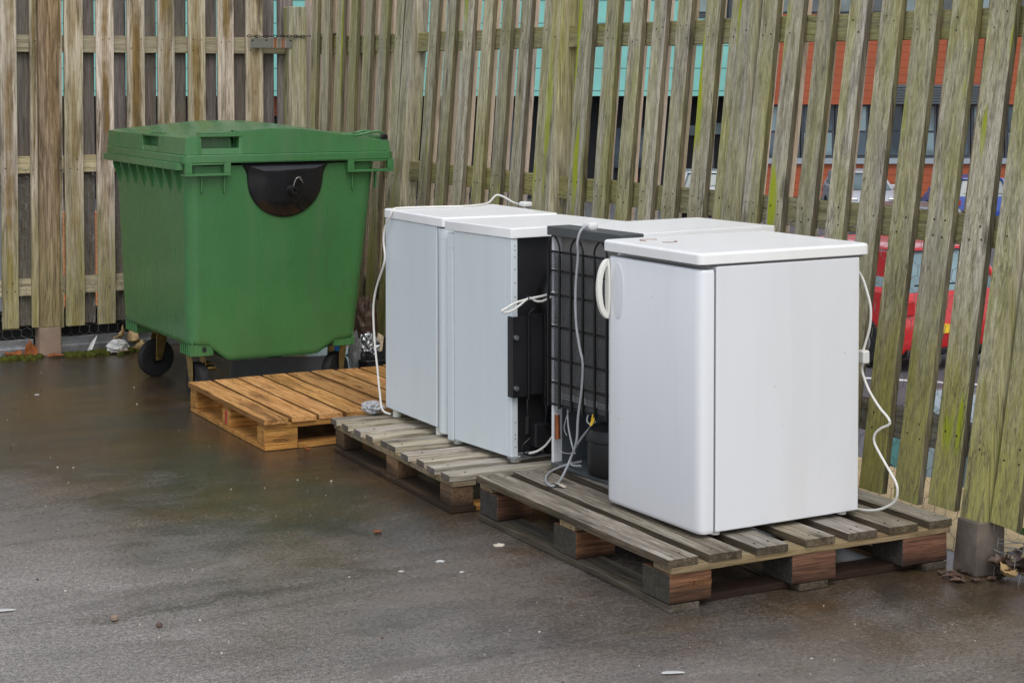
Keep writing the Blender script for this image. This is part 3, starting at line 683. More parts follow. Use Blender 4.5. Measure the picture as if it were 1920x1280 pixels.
# fridge B: side panel faces us, black back with its coil to the right
fB = thing('fridge', 'second white fridge from left, its black back and looped white cord facing us', 'fridge', (3.0737, 5.7095, .1486), .0842, 'old white fridges')
fB.rotation_euler = (-.004, 0, .0842)
WB, DB, HB = .5365, .4624, .8505
bd = MB(); bd.box(0, WB, .035, DB - .06, .012, HB - .038)
bd.box(0, .028, 0, .0345, .012, HB - .038).box(WB - .028, WB, 0, .0345, .012, HB - .038)
bd.build('body', 'white_a', fB, .003)
rv = MB()
for z in (.05, .08, .095, .14, .23, .60, .65, .70, .745, .77, .785): rv.lathe([(.0022, -.001), (.0022, .001)], (.016, 0., z), 'y', 8)
rv.build('rivets', 'nail', fB)
d = MB(); d.loft([[(x, y, z) for x, y in [(0, DB - .052), (0, DB - .012), (.01, DB), (WB - .01, DB), (WB, DB - .012), (WB, DB - .052)]] for z in (.004, HB - .05)]); d.build('door', 'white_a', fB, .004)
MB().box(-.0006, .02, DB - .055, DB - .010, HB - .105, HB - .052).build('hinge_cover', 'white_a', fB, .002)
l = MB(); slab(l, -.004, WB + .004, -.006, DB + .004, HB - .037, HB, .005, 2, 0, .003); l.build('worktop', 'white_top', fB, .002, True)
MB().box(.0285, WB - .0285, .022, .034, .25, HB - .040).build('back_panel', 'blackp', fB)
bg_ = MB(); bg_.tube(smooth_path([(.19, .012, .40), (.165, .0, .56), (.175, -.006, .62), (.21, -.01, .67), (.27, -.01, .71), (.34, -.01, .72)]), .045, 14); bg_.build('evaporator_duct', 'blackm', fB, smooth=True)
pn = MB(); pn.box(-.010, WB * .9, -.022, -.016, .235, .53); pn.box(-.010, -.004, -.0155, .012, .235, .53); pn.build('coil_plate', 'blackp', fB, .002)
cf = MB()
for i in range(46):
    z = .245 + i * .0064
    for x0, x1 in ((.062, .118), (.14, .20), (.222, .30), (.32, .40)): cf.box(x0, x1, -.0295, -.023, z, z + .0026)
fn = cf.build('condenser_fins', 'fin_d', fB)
tb = MB()
for x in (.055, .128, .21, .31): tb.tube([(x, -.031, .535), (x, -.034, .45), (x, -.034, .3), (x, -.031, .225)], .0055, 8)
tb.tube(smooth_path([(.055, -.031, .535), (.075, -.034, .555), (.10, -.034, .55), (.128, -.031, .535)]), .004, 8)
tb.build('coil_tube', 'blackm', fB, smooth=True)
for z in (.27, .455): MB().lathe([(.009, -.012), (.009, -.004), (.006, -.0)], (.002, -.022, z), 'y', 12).build('bolt', 'steel', fB, smooth=True)
MB().box(.03, WB - .03, .03, .033, .02, .245).build('compressor_bay', 'black', fB)
MB().box(-.002, WB, -.02, .030, .004, .0115).build('base_plate', 'steel', fB, .002)
cp_ = MB(); cp_.lathe([(.0, .012), (.085, .014), (.09, .03), (.09, .10), (.085, .108), (.092, .112), (.092, .12), (.06, .155), (.02, .165), (.0, .166)], (.24, -.005, 0), 'z', 28); cp_.build('compressor', 'blackm', fB, smooth=True)
MB().box(.085, .15, -.03, .02, .045, .13).build('relay_box', 'blackp', fB, .006)
pp = MB(); pp.tube(smooth_path([(.055, -.02, .225), (.052, -.028, .19), (.052, -.03, .165)]), .003, 6); pp.tube([(.052, -.03, .165), (.05, -.03, .10)], .010, 10); pp.tube(smooth_path([(.05, -.03, .10), (.062, -.03, .085), (.03, -.03, .06), (.035, -.028, .03), (.075, -.028, .018), (.12, -.02, .025)]), .003, 6)
pp.tube(smooth_path([(.13, -.02, .225), (.135, -.028, .18), (.128, -.03, .12), (.15, -.03, .105), (.18, -.025, .095)]), [.006] * 8 + [.004] * 17, 8)
pp.tube(smooth_path([(.10, -.02, .24), (.15, -.03, .215), (.19, -.03, .225), (.21, -.02, .25)]), .0025, 6)
pp.build('refrigerant_pipe', 'blackm', fB, smooth=True)
lb = [(3.30, 5.72, .76), (3.238, 5.66, .766), (3.182, 5.65, .755), (3.115, 5.65, .746), (3.06, 5.65, .735), (3.023, 5.652, .718), (3.006, 5.655, .708), (3.017, 5.655, .702), (3.045, 5.652, .707), (3.076, 5.65, .725), (3.1, 5.648, .743), (3.12, 5.65, .749),
      (3.144, 5.65, .736), (3.171, 5.65, .735), (3.2, 5.65, .745), (3.238, 5.655, .76), (3.3, 5.69, .77)]
lw = [(3.34, 5.70, .36), (3.268, 5.69, .284), (3.238, 5.69, .233), (3.204, 5.69, .197), (3.171, 5.695, .178), (3.14, 5.70, .172)]
cm = MB().tube(to_local(smooth_path(lb), fB.location, .0842), .0043, 8)
MB().tube(to_local(smooth_path(lw), fB.location, .0842), .0043, 8).build('power_cord', 'cord_w', fB, smooth=True)
cd = cm.build('power_cord', 'cord_w', fB, smooth=True)
q = to_local([(3.105, 5.649, .744)], fB.location, .0842)[0]
tie = MB().tube([(q.x + .004 * math.sin(a), q.y + .012 * math.cos(a), q.z + .014 * math.sin(a)) for a in [rad(30 * i) for i in range(12)]], .0022, 6, closed=True); tie.build('cable_tie', 'blackm', cd, smooth=True)
for x, y in ((.03, .02), (.50, .02), (.03, .42), (.5, .42)): MB().lathe([(.018, -.0085), (.022, .004), (.02, .012)], (x, y, 0), 'z', 12).build('foot', 'handle', fB)

# fridge C: turned round, black condenser grid towards us, dark edged worktop
fC = thing('fridge', 'turned round fridge with black condenser grid on its back and a dark edged worktop', 'fridge', (3.1713, 5.1234, .159), .0761, 'old white fridges')
WC, DC, HC = .4407, .685, .8587
bd = MB(); bd.box(.05, DC - .02, .012, WC - .012, .235, HC - .031).box(.21, DC - .02, .012, WC - .012, .012, .2345); bd.box(.012, .0495, WC - .026, WC - .012, .006, HC - .031).box(.012, .0495, .012, .026, .006, HC - .031)
bd.build('body', 'white_r', fC, .002)
MB().box(.046, .0495, .027, WC - .027, .26, HC - .031).build('back_panel', 'greyback', fC)
MB().box(.203, .2095, .027, WC - .027, .012, .234).box(.0498, .2025, WC - .0262, WC - .012, .012, .2345).box(.0498, .2025, .012, .0262, .012, .2345).build('lower_panel', 'greysteel', fC)
MB().box(.0, .205, .027, WC - .027, .0015, .0115).build('base_plate', 'dgrey', fC)
l = MB(); l.box(.102, DC, 0, WC, HC - .03, HC); l.build('worktop', 'white_top', fC, .002)
MB().box(.0, .1015, .0, WC, HC - .033, HC - .001).build('worktop_edge', 'dgrey', fC, .002)
cf = MB(); z0c, z1c = .222, .768
ncol = 6; cw = (WC - .01) / ncol
rowz = [.222, .30, .385, .50, .615, .70, .768]
for ci in range(ncol):
    y0 = .006 + ci * cw
    z = z0c
    while z < z1c - .004:
        if all(abs(z - q) > .007 for q in rowz[1:-1]): cf.box(.010, .016, y0 + .008, y0 + cw - .006, z, z + .0034)
        z += .0074
cf.build('condenser_fins', 'fin', fC)
tb = MB()
for q in rowz: tb.box(.0065, .0095, .008, WC - .006, q - .0042, q + .0042)
tb.build('condenser_plate', 'blackm', fC)
tb = MB()
ysx = [.006 + i * cw for i in range(ncol + 1)]
for i, y in enumerate(ysx): tb.tube([(.004, y, z1c - .01), (.003, y, .5), (.004, y, z0c - .01)], .0052, 8)
for i in (1, 3, 5):
    y0, y1 = ysx[i], ysx[i + 1] if i < 6 else ysx[i]
    tb.tube(smooth_path([(.004, y0, z1c - .02), (.002, y0 + .001, z1c + .025), (.002, (y0 + y1) / 2, z1c + .058), (.002, y1 - .001, z1c + .025), (.004, y1, z1c - .02)], 6), .0036, 8)
tb.build('coil_tube', 'blackm', fC, smooth=True)
cp_ = MB(); cp_.lathe([(.0, .0), (.088, .004), (.09, .02), (.092, .10), (.088, .118), (.097, .122), (.097, .132), (.085, .16), (.05, .178), (.0, .182)], (.075, .135, .012), 'z', 28); cp_.build('compressor', 'blackm', fC, smooth=True)
wr = MB(); wr.tube(smooth_path([(.02, .40, .235), (.012, .395, .20), (.012, .392, .185)]), .0028, 6); wr.build('capillary_pipe', 'steel', fC, smooth=True)
MB().tube([(.012, .392, .185), (.010, .385, .10)], [.009, .0105], 10).build('dryer', 'copper', fC, smooth=True)
wr = MB(); wr.tube(smooth_path([(.010, .385, .10), (.012, .37, .06), (.02, .34, .055), (.02, .30, .065)]), .0016, 6)
wr.tube(smooth_path([(.02, .335, .22), (.015, .33, .19), (.012, .32, .15), (.005, .29, .10), (-.002, .26, .07)]), .0034, 6)
wr.tube(smooth_path([(.02, .20, .23), (.0, .19, .20), (.0, .17, .19), (.01, .15, .2)]), .003, 6); wr.tube(smooth_path([(.02, .33, .21), (.01, .345, .15), (.015, .335, .12)]), .0018, 6)
wr.build('wiring', 'cord_g', fC, smooth=True)
yw = MB()
for dy in (0, .006, .012): yw.tube(smooth_path([(.005, .15 + dy, .225), (-.005, .145 + dy, .20), (-.012, .15 + dy * .5, .188)]), .002, 5)
yw.build('earth_wire', 'yellow', fC, smooth=True)
gc = [(3.19, 5.335, 1.032), (3.16, 5.333, 1.03), (3.138, 5.332, 1.01), (3.13, 5.335, .97), (3.135, 5.339, .929), (3.13, 5.346, .817), (3.125, 5.335, .707), (3.12, 5.302, .619), (3.12, 5.28, .566), (3.12, 5.287, .473), (3.115, 5.302, .378), (3.11, 5.305, .29),
      (3.10, 5.33, .225), (3.06, 5.31, .178), (3.01, 5.262, .163), (2.978, 5.245, .163), (2.985, 5.29, .162), (3.02, 5.36, .162), (3.07, 5.425, .163), (3.12, 5.45, .17), (3.165, 5.45, .178), (3.21, 5.44, .185)]
gc2 = [(3.2, 5.349, .331), (3.19, 5.404, .278), (3.18, 5.445, .223), (3.17, 5.449, .19), (3.16, 5.415, .181), (3.16, 5.36, .19)]
cm = MB().tube(to_local(smooth_path(gc), fC.location, .0761), .0045, 8)
MB().tube(to_local(smooth_path(gc2), fC.location, .0761), .0042, 8).build('power_cord', 'cord_g', fC, smooth=True)
cd = cm.build('power_cord', 'cord_g', fC, smooth=True)
pg = MB(); pg.loft([[(*p, z) for p in rrect(.014 + s_, .056 - s_, .195 + s_, .245 - s_, .010, 4)] for z, s_ in ((HC, .004), (HC + .009, 0), (HC + .022, .002), (HC + .026, .006))]); pg.build('plug', 'white', cd, smooth=True)
q = to_local([(3.0, 5.245, .163)], fC.location, .0761)[0]
tg = MB(); mt = Matrix.Translation(q) @ Matrix.Rotation(.5, 4, 'Z')
tg.loft([[mt @ Vector((x, y, z + dz)) for dz in (0, .0012)] + [mt @ Vector((x + .026, y, z2 + dz)) for dz in (.0012, 0)] for x, y, z, z2 in ((-.012, -.03, -.004, -.006), (-.014, -.012, .006, .002), (-.016, .004, .012, .004), (-.010, .018, .007, .000), (-.004, .036, -.002, -.006))])
tg.build('paper_tag', 'tape', cd)

# ------------------------------------------------------------------ wheeled bin
bn = thing('wheelie_bin', 'large green four wheeled rubbish bin with a closed arched lid', 'bin', (0, 0, 0))
xb0, xb1, yb0, yb1 = 2.60, 3.56, 8.005, 9.21
def zbot(x):
    pts = [(2.5, .285), (2.715, .285), (2.815, .205), (3.27, .205), (3.37, .268), (3.7, .262)]
    for (a, za), (b, zb) in zip(pts[:-1], pts[1:]):
        if x <= b: return za + (zb - za) * max(0, (x - a)) / (b - a)
    return pts[-1][1]
def ring(t, inset=0.):
    """t 0 at the bottom edge, 1 at the rim."""
    s = 1 - t
    x0, x1, y0, y1 = xb0 + .022 * s + inset, xb1 - .085 * s - inset, yb0 + .055 * s + inset, yb1 - .06 * s - inset
    P = []
    r = .055
    base = rrect(x0, x1, y0, y1, r, 6)
    # add points along the long sides so that the wavy lower edge shows
    out = []
    for i, p in enumerate(base):
        out.append(p); q = base[(i + 1) % len(base)]
        if math.hypot(q[0] - p[0], q[1] - p[1]) > .3:
            for k in range(1, 40): out.append((p[0] + (q[0] - p[0]) * k / 40, p[1] + (q[1] - p[1]) * k / 40))
    return [(x, y, zbot(x) + (1.13 - zbot(x)) * t) for x, y in out]
bo = MB(); bo.loft([[(p[0], p[1], p[2] + .0) for p in ring(0., .022)], ring(0., .006), ring(.012), ring(.03), ring(.25), ring(.5), ring(.75), ring(1.)])
body = bo.build('body', 'bin', bn, smooth=True)
# mouldings for the castor mounts, small ribs under the rim pockets
for x0, x1 in ((2.632, 2.745), (3.355, 3.468)):
    for y0, y1 in ((8.068, 8.22), (8.96, 9.14)):
        cmnt = MB(); cmnt.box(x0, x1, y0, y1, .232, .285 if x0 < 3 else .27)
        for q in (.0, .09): cmnt.box(x0 + q + .004, x0 + q + .012, y0 - .006, y0 + .001, .235, .30)
        for q in range(5): cmnt.box(x0 - .006, x0 + .001, y0 + .012 + q * .03, y0 + .018 + q * .03, .236, .29)
        cmnt.build('castor_mount', 'bin', bn, .004)
sl = MB(); sl.prism([(2.70 + .011 * math.cos(a), .262 + (.016 if math.sin(a) > 0 else .012) * math.sin(a)) for a in [rad(20 * i) for i in range(18)]], 'y', 8.0655, 8.069); sl.build('slot', 'black', bn)
for x in (2.665, 2.775, 3.425, 3.548): MB().box(x, x + .007, 7.994, 8.02, 1.005, 1.10).build('rib', 'bin', body, .002)
# rim
rm = MB(); slab(rm, 2.572, 3.642, 7.972, 9.285, 1.147, 1.183, .04, 5, 0, .003)
slab(rm, 2.556, 2.70, 8.02, 9.292, 1.112, 1.1465, .03, 4)
rm.box(2.575, 3.63, 7.975, 8.003, 1.143, 1.1468)
for x0, x1 in ((2.583, 2.802), (3.395, 3.636)):
    rm.box(x0, x1, 7.970, 7.998, 1.085, 1.097); rm.box(x0, x0 + .032, 7.970, 7.998, 1.0975, 1.1465); rm.box(x1 - .032, x1, 7.970, 7.998, 1.0975, 1.1465)
    rm.box(x0, x1, 7.9985, 8.05, 1.085, 1.0955); rm.box(x0 + .033, x1 - .033, 7.974, 7.9985, 1.136, 1.1464)
rmo = rm.build('rim', 'bin', bn, .004, True)
for i in range(8):
    gs = MB(); y = 8.12 + i * .142
    gs.prism([(2.566, 1.1115), (2.566, 1.096), (2.608, .985), (2.63, .985), (2.63, 1.1115)], 'y', y, y + .01)
    gs.build('gusset', 'bin', rmo, .002)
# lid
def htop(x):
    pts = [(2.585, 1.262), (2.64, 1.272), (2.82, 1.288), (2.99, 1.302), (3.12, 1.300), (3.27, 1.283), (3.42, 1.258), (3.53, 1.240), (3.615, 1.236)]
    for (a, za), (b, zb) in zip(pts[:-1], pts[1:]):
        if x <= b: t = (x - a) / (b - a); return za + (zb - za) * t
    return pts[-1][1]
X_0, X_1, Y_0, Y_1 = 2.588, 3.618, 7.986, 9.272
gx = sorted(set([X_0 + (X_1 - X_0) * i / 40 for i in range(41)] + [2.628, 2.632, 2.662, 2.666, 2.846, 2.850]))
gy = sorted(set([Y_0 + (Y_1 - Y_0) * i / 30 for i in range(31)] + [8.056, 8.060, 8.40, 8.404, 8.655, 8.659, 9.0, 9.004, 9.2]))
yc, hw = (Y_0 + Y_1) / 2, (Y_1 - Y_0) / 2
def lidz(x, y):
    z = htop(x) + .022 * (1 - ((y - yc) / hw) ** 2) * min(1, (x - X_0) / .35)
    if 2.664 < x < 2.848 and (y < 8.058): z = 1.213
    if x < 2.630 and 8.402 < y < 8.657: z = 1.21
    if 2.848 <= x and False: z -= .01
    return z
ld = MB(); nx, ny = len(gx), len(gy)
vs = [(x, y, lidz(x, y)) for x in gx for y in gy]; fs = [(i * ny + j, (i + 1) * ny + j, (i + 1) * ny + j + 1, i * ny + j + 1) for i in range(nx - 1) for j in range(ny - 1)]
per = [(i, 0) for i in range(nx)] + [(nx - 1, j) for j in range(1, ny)] + [(i, ny - 1) for i in range(nx - 2, -1, -1)] + [(0, j) for j in range(ny - 2, 0, -1)]
b0 = len(vs); vs += [(gx[i] + (.004 if i == nx - 1 else -.004 if i == 0 else 0), gy[j] + (-.004 if j == 0 else .004 if j == ny - 1 else 0), 1.1845) for i, j in per]
np_ = len(per)
for k in range(np_):
    (i, j), (i2, j2) = per[k], per[(k + 1) % np_]
    fs.append((i * ny + j, i2 * ny + j2, b0 + (k + 1) % np_, b0 + k))
ld.add(vs, fs)
lid = ld.build('lid', 'bin', bn, .006, True)
gr = MB(); gr.box(2.652, 2.862, 7.982, 7.996, 1.266, 1.281); gr.tube(smooth_path([(2.66, 8.03, 1.262), (2.756, 8.0, 1.272), (2.854, 8.03, 1.276)]), .006, 8)
MB().box(2.590, 2.634, 8.396, 8.664, 1.2585, 1.2645).build('lid_grip', 'bin', lid, .002)
MB().box(2.66, 2.852, 7.990, 8.062, 1.2815, 1.2875).build('lid_grip', 'bin', lid, .002)
MB().box(2.584, 2.598, 8.39, 8.67, 1.256, 1.267).build('lid_grip', 'bin', lid, .003)
gr.build('lid_grip', 'bin', lid, .003)
for y in (8.33, 8.73, 9.08): MB().box(2.5835, 2.60, y, y + .006, 1.19, htop(2.6) - .004).build('lid_ridge', 'bin', lid, .001)
hg = MB(); hg.tube([(3.605, 8.03, 1.247), (3.605, 9.22, 1.247)], .014, 12)
for y in (8.04, 8.16): hg.tube(smooth_path([(3.42, y, 1.262), (3.48, y, 1.262), (3.54, y, 1.274), (3.585, y, 1.276), (3.605, y, 1.268)]), .0065, 8)
hg.tube([(3.50, 8.04, 1.268), (3.50, 8.16, 1.268)], .0065, 8)
hgo = hg.build('hinge', 'bin', lid, smooth=True)
MB().lathe([(.017, -.012), (.017, .012)], (3.608, 8.025, 1.249), 'y', 16).build('hinge_cap', 'blackgloss', hgo, .002)
# black trunnion shield on the side
cx, cz, r_ = 3.085, 1.055, .19
poly = [(2.852, 1.1415), (2.868, 1.13), (2.884, 1.108), (2.893, 1.08)] + [(cx + r_ * math.cos(a), 1.062 + r_ * .97 * math.sin(a)) for a in [rad(182 + 176 * i / 28) for i in range(29)]] + [(3.277, 1.08), (3.286, 1.108), (3.302, 1.13), (3.318, 1.1415)]
sh = MB(); n = len(poly)
def yside(z): return yb0 + .055 * (1.13 - z) / (1.13 - .24)
rings = []
for s_, dy in ((1.0, .004), (1.0, -.006), (.985, -.010), (.94, -.016), (.85, -.024), (.7, -.033), (.5, -.040), (.3, -.044), (.12, -.046)):
    rings.append([(cx + (x - cx) * s_, yside(1.06 + (z - 1.06) * s_) + dy, 1.06 + (z - 1.06) * s_) for x, z in poly])
sh.loft(rings); shd = sh.build('trunnion_shield', 'blackgloss', bn, smooth=True)
tr = MB(); yh = yside(1.01) - .026; tr.lathe([(.026, -.018), (.024, -.02), (.019, -.028), (.019, -.062), (.017, -.066), (.011, -.066), (.011, -.05), (.0, -.05)], (3.10, yh, 1.008), 'y', 20); tr.build('trunnion', 'blackm', shd, smooth=True)
tw = MB(); tw.tube(smooth_path([(3.105, yh - .035, 1.028), (3.112, yh - .04, 1.055), (3.12, yh - .04, 1.066), (3.132, yh - .036, 1.07)]), .002, 5)
for a in range(4): tw.tube([(3.13, yh - .038, 1.069), (3.145 + a * .004, yh - .03, 1.072 - a * .010)], .0016, 5)
tw.build('wire_twist', 'steel', shd, smooth=True)
# castors
def castor(x, y, rz, ztop, label=None):
    c = bpy.data.objects.new('castor', None); COL.objects.link(c); c.parent = bn; c.location = (x, y, 0); c.rotation_euler = (0, 0, rz); c.empty_display_size = .05
    wr_ = .096
    t = MB(); t.lathe([(.062, -.022), (.078, -.024), (.09, -.022), (wr_, -.012), (wr_, .012), (.09, .022), (.078, .024), (.062, .022)], (0, 0, wr_), 'y', 36); t.build('tyre', 'rubber', c, smooth=True)
    h = MB(); h.lathe([(.012, -.026), (.03, -.024), (.034, -.014), (.058, -.014), (.0615, -.02), (.0615, .02), (.058, .014), (.034, .014), (.03, .024), (.012, .026)], (0, 0, wr_), 'y', 28); h.build('rim', 'blackm', c, smooth=True)
    f = MB()
    for s_ in (-1, 1):
        f.prism([(-.016, .085), (.016, .085), (.05, .205), (.055, .222), (-.005, .222), (-.012, .205)], 'y', s_ * .034 - .0025, s_ * .034 + .0025)
    f.box(-.01, .062, -.037, .037, .2225, .228); f.lathe([(.034, 0), (.037, .004), (.034, .01), (.02, .012)], (.026, 0, .2282), 'z', 20)
    f.lathe([(.011, -.043), (.011, .043)], (0, 0, wr_), 'y', 10)
    f.build('fork', 'gold', c, .0015)
    return c
c1 = castor(2.746, 8.985, rad(8), .26); c2 = castor(2.70, 8.165, rad(97), .26); castor(3.40, 8.16, rad(35), .26); castor(3.40, 8.98, rad(60), .26)
br = MB(); br.box(-.035, .05, -.088, -.038, .150, .155).box(-.03, .05, -.078, -.038, .166, .170).box(-.03, .045, -.07, -.038, .182, .187).box(-.005, .03, -.05, -.0375, .1555, .1655).box(-.005, .03, -.05, -.0375, .1705, .1815).lathe([(.011, -.075), (.011, -.03)], (-.036, 0, .162), 'y', 10)
br.build('brake_pedal', 'gold', c2, .001)

# ------------------------------------------------------------------ rubbish lying about
from mathutils import noise as mnoise
def crumple(name, c, size, mat, seed, sq=(1, 1, 1), sub=4, amp=.5):
    """Ridged, folded lump."""
    bm = bmesh.new(); bmesh.ops.create_icosphere(bm, subdivisions=4, radius=1.)
    off = Vector((seed * 3.1, seed * 1.7, seed * .9))
    for v in bm.verts:
        d = v.co.normalized(); k = 1.
        for f, a_ in ((1.3, .55), (2.9, .45), (6., .22)):
            k += a_ * amp * (1 - 2.4 * abs(mnoise.noise(d * f + off)))
        v.co = Vector((d.x * sq[0], d.y * sq[1], d.z * sq[2])) * size * max(k, .25)
    zmin = min(v.co.z for v in bm.verts)
    for v in bm.verts: v.co += Vector(c) - Vector((0, 0, zmin))
    me = bpy.data.meshes.new(name); bm.to_mesh(me); bm.free(); me.materials.append(M[mat]); o = bpy.data.objects.new(name, me); COL.objects.link(o); return o
tr_ = MB(); tr_.loft([[(x, y, z) for x, y in rrect(3.70 - s_, 4.0 + s_, 8.45 - s_, 8.66 + s_, .03, 4)] for z, s_ in ((.0, 0), (.075, .02), (.08, .03), (.084, .028), (.078, .018), (.006, 0.))])
tag(tr_.build('food_tray', 'blackp', smooth=True), 'black plastic tray lying between the bin and the fence', 'tray')
tag(crumple('foil_ball', (3.775, 8.60, .06), .048, 'foil', 4, (1.0, .7, 1.0), 3, .55), 'crumpled silver foil lying on the black tray', 'foil')
tag(crumple('torn_paper', (3.66, 8.52, .0), .045, 'greyfilm', 6, (.6, .5, 1.9), 2, .4), 'torn pale grey scrap leaning by the black tray', 'scrap')
sv = MB(); sv.loft([[(3.76 + .05 * math.cos(a) * s_, 9.0 + .05 * math.sin(a) * s_, z) for a in [rad(24 * i) for i in range(15)]] for z, s_ in ((.0, .95), (.10, 1.), (.22, 1.02), (.235, .8), (.24, .5))])
tag(sv.build('drink_carton', 'bluepl', smooth=True), 'blue and white crushed drink container beside the fence foot', 'container')
tag(crumple('paper_bag', (3.80, 9.0, .243), .05, 'white', 9, (1, .8, 1.2), 2, .3), 'white crumpled paper on top of the blue container', 'paper')
tag(crumple('brown_bag', (3.84, 8.80, .0), .075, 'leaf_b', 12, (.8, .8, 2.), 3, .3), 'brown crumpled bag standing behind the foil', 'bag')
tag(crumple('plastic_film', (3.01, 6.815, .139), .017, 'film', 14, (1.5, 1.9, .9), 3, .9), 'crumpled clear plastic film at the far corner of the pale pallet', 'film')
gsht = MB(); gsht.loft([[(x, y, z) for (y, z) in ((8.62 + R.uniform(-.02, .02), .002), (8.60, .10 + R.uniform(-.02, .02)), (8.604, .10), (8.63, .006))] for x in (3.02, 3.16, 3.3, 3.44, 3.58)])
tag(gsht.build('plastic_sheet', 'greyfilm', smooth=True), 'dull grey plastic sheet standing on edge underneath the green bin', 'sheet')
lump = crumple('plastic_scrap', (3.02, 6.32, .0215), .03, 'foil', 21, (1, .8, 1.3), 2, .4); tag(lump, 'shiny plastic scrap inside the pale pallet, behind its middle block', 'scrap')

def leaf(mb, c, size, rz, mi=0, curl=.5, tilt=0., ty=0.):
    n = 8; lobes = [.0, .35, .62, .55, .9, .6, .45, .22, .0]
    m = Matrix.Translation(c) @ Matrix.Rotation(rz, 4, 'Z') @ Matrix.Rotation(tilt, 4, 'X') @ Matrix.Rotation(ty, 4, 'Y')
    vs = []; fs = []
    for i in range(n + 1):
        t = i / n - .5; w_ = lobes[i] * .55 + .02
        for s_ in (-1, -.5, 0, .5, 1):
            x = t; y = s_ * w_; z = curl * (abs(s_) ** 1.6 * w_ * .9 + t * t * .7) + R.uniform(-.04, .04)
            vs.append(m @ (Vector((x, y, z)) * size))
    for i in range(n):
        for j in range(4): fs.append((i * 5 + j, i * 5 + j + 1, (i + 1) * 5 + j + 1, (i + 1) * 5 + j))
    mb.add(vs, fs, mi)
def one_leaf(label, c, size, rz, mat, curl=.5, tilt=0., group=None):
    mb = MB(); leaf(mb, (0, 0, 0), size, rz, 0, curl, tilt)
    zm = min(v[2] for v in mb.v); mb.v = [(x + c[0], y + c[1], z - zm + c[2] + .003) for x, y, z in mb.v]
    o = mb.build('dead_leaf', mat, smooth=True); tag(o, label, 'leaf', group)
    md = o.modifiers.new('thickness', 'SOLIDIFY'); md.thickness = .0012
    return o
one_leaf('big rust orange leaf leaning on the steel channel left of the post', (2.33, 9.93, 0), .13, .6, 'leaf_o', .9, .7)
one_leaf('orange curled leaf lying flat at the left edge by the fence', (2.22, 9.90, 0), .12, 2.2, 'leaf_o', .7)
one_leaf('small orange leaf between the big leaf and the concrete post foot', (2.29, 9.86, 0), .08, 3.9, 'leaf_o', .8)
one_leaf('thin red brown leaf in front of the concrete post foot', (2.44, 9.83, 0), .10, .1, 'leaf_o', .3)
for i, (x, y, z, s_, a, tl, lb) in enumerate(((2.80, 9.82, 0, .12, .4, .5, 'tan leaf lowest in the curled clump beside the far castor'), (2.86, 9.86, .02, .14, 1.8, 1.1, 'large tan leaf curled upright beside the far castor'), (2.92, 9.80, 0, .12, 2.7, .3, 'tan leaf nearest the far castor'), (2.83, 9.87, .07, .10, 4.2, .9, 'pale leaf on top of the tan clump beside the far castor'))):
    one_leaf(lb, (x, y, z), s_, a, 'leaf_t', 1.0, tl)
tag(crumple('white_wrapper', (2.775, 9.80, 0), .035, 'feather', 31, (1.3, .8, .8), 2, .5), 'white crumpled wrapper on the moss beside the tan leaves', 'wrapper')
one_leaf('small red leaf flat on the tarmac before the pale pallet', (2.46, 5.53, 0), .034, .4, 'leaf_o', .5)
one_leaf('small orange leaf at the foot of the orange pallet', (2.74, 6.89, 0), .038, 1.4, 'leaf_o', .9, .4)
# feathers and paper flecks on the ground
def feather(label, c, rz, L_, tilt=0.):
    mb = MB(); n = 14
    pts = [(L_ * (i / n - .5), .1 * L_ * math.sin(i / n * 2), .002) for i in range(n + 1)]
    vs = []; fs = []
    for i, p in enumerate(pts):
        w_ = .16 * L_ * math.sin(math.pi * min(1, (i + .6) / n)) ** .6
        vs += [(p[0] - w_ * .6, p[1] - w_ + R.uniform(-.1, .1) * w_, .004), (p[0], p[1], .002), (p[0] - w_ * .6, p[1] + w_ + R.uniform(-.1, .1) * w_, .005)]
    for i in range(n): fs += [(i * 3, i * 3 + 3, i * 3 + 4, i * 3 + 1), (i * 3 + 1, i * 3 + 4, i * 3 + 5, i * 3 + 2)]
    m = Matrix.Translation(c) @ Matrix.Rotation(rz, 4, 'Z') @ Matrix.Rotation(tilt, 4, 'Y')
    mb.add([m @ Vector(v) for v in vs], fs); o = mb.build('feather', 'feather', smooth=True); tag(o, label, 'feather')
    o.modifiers.new('thickness', 'SOLIDIFY').thickness = .0008
feather('white feather on the tarmac at the left edge of the picture', (1.135, 5.224, .001), -.35, .075)
feather('white feather on the tarmac at the bottom edge of the picture', (2.55, 3.85, .001), -.5, .06)
feather('white feather stuck upright by the steel channel', (2.66, 9.87, .045), .35, .12, -.95)
def fleck(name, label, cat, c, s_, seed, mat='white'):
    rr = random.Random(seed); n = 15
    p = [(c[0] + s_ * rr.uniform(.45, 1.) * math.cos(2 * math.pi * i / n), c[1] + s_ * rr.uniform(.45, 1.) * math.sin(2 * math.pi * i / n)) for i in range(n)]
    mb = MB(); mb.prism(p, 'z', .0005, .0016); tag(mb.build(name, mat), label, cat)
fleck('paper_scrap', 'torn pale paper scrap on wet tarmac, biggest, nearest the pallets', 'paper', (2.75, 5.195, 0), .028, 1, 'tape')
fleck('paper_scrap', 'white oval scrap on wet tarmac left of the biggest scrap', 'paper', (2.492, 5.112, 0), .018, 2, 'feather')
fleck('paper_scrap', 'small white scrap farthest left of the three by the grey pallet', 'paper', (2.333, 5.065, 0), .011, 3, 'feather')
fleck('paper_scrap', 'thin white scrap nearest us of the three by the grey pallet', 'paper', (2.497, 4.97, 0), .010, 4, 'feather')
fleck('paper_scrap', 'white fleck on dark tarmac left of the orange pallet', 'paper', (2.07, 8.72, 0), .016, 5, 'feather')
rs = random.Random(5)
gt = MB()
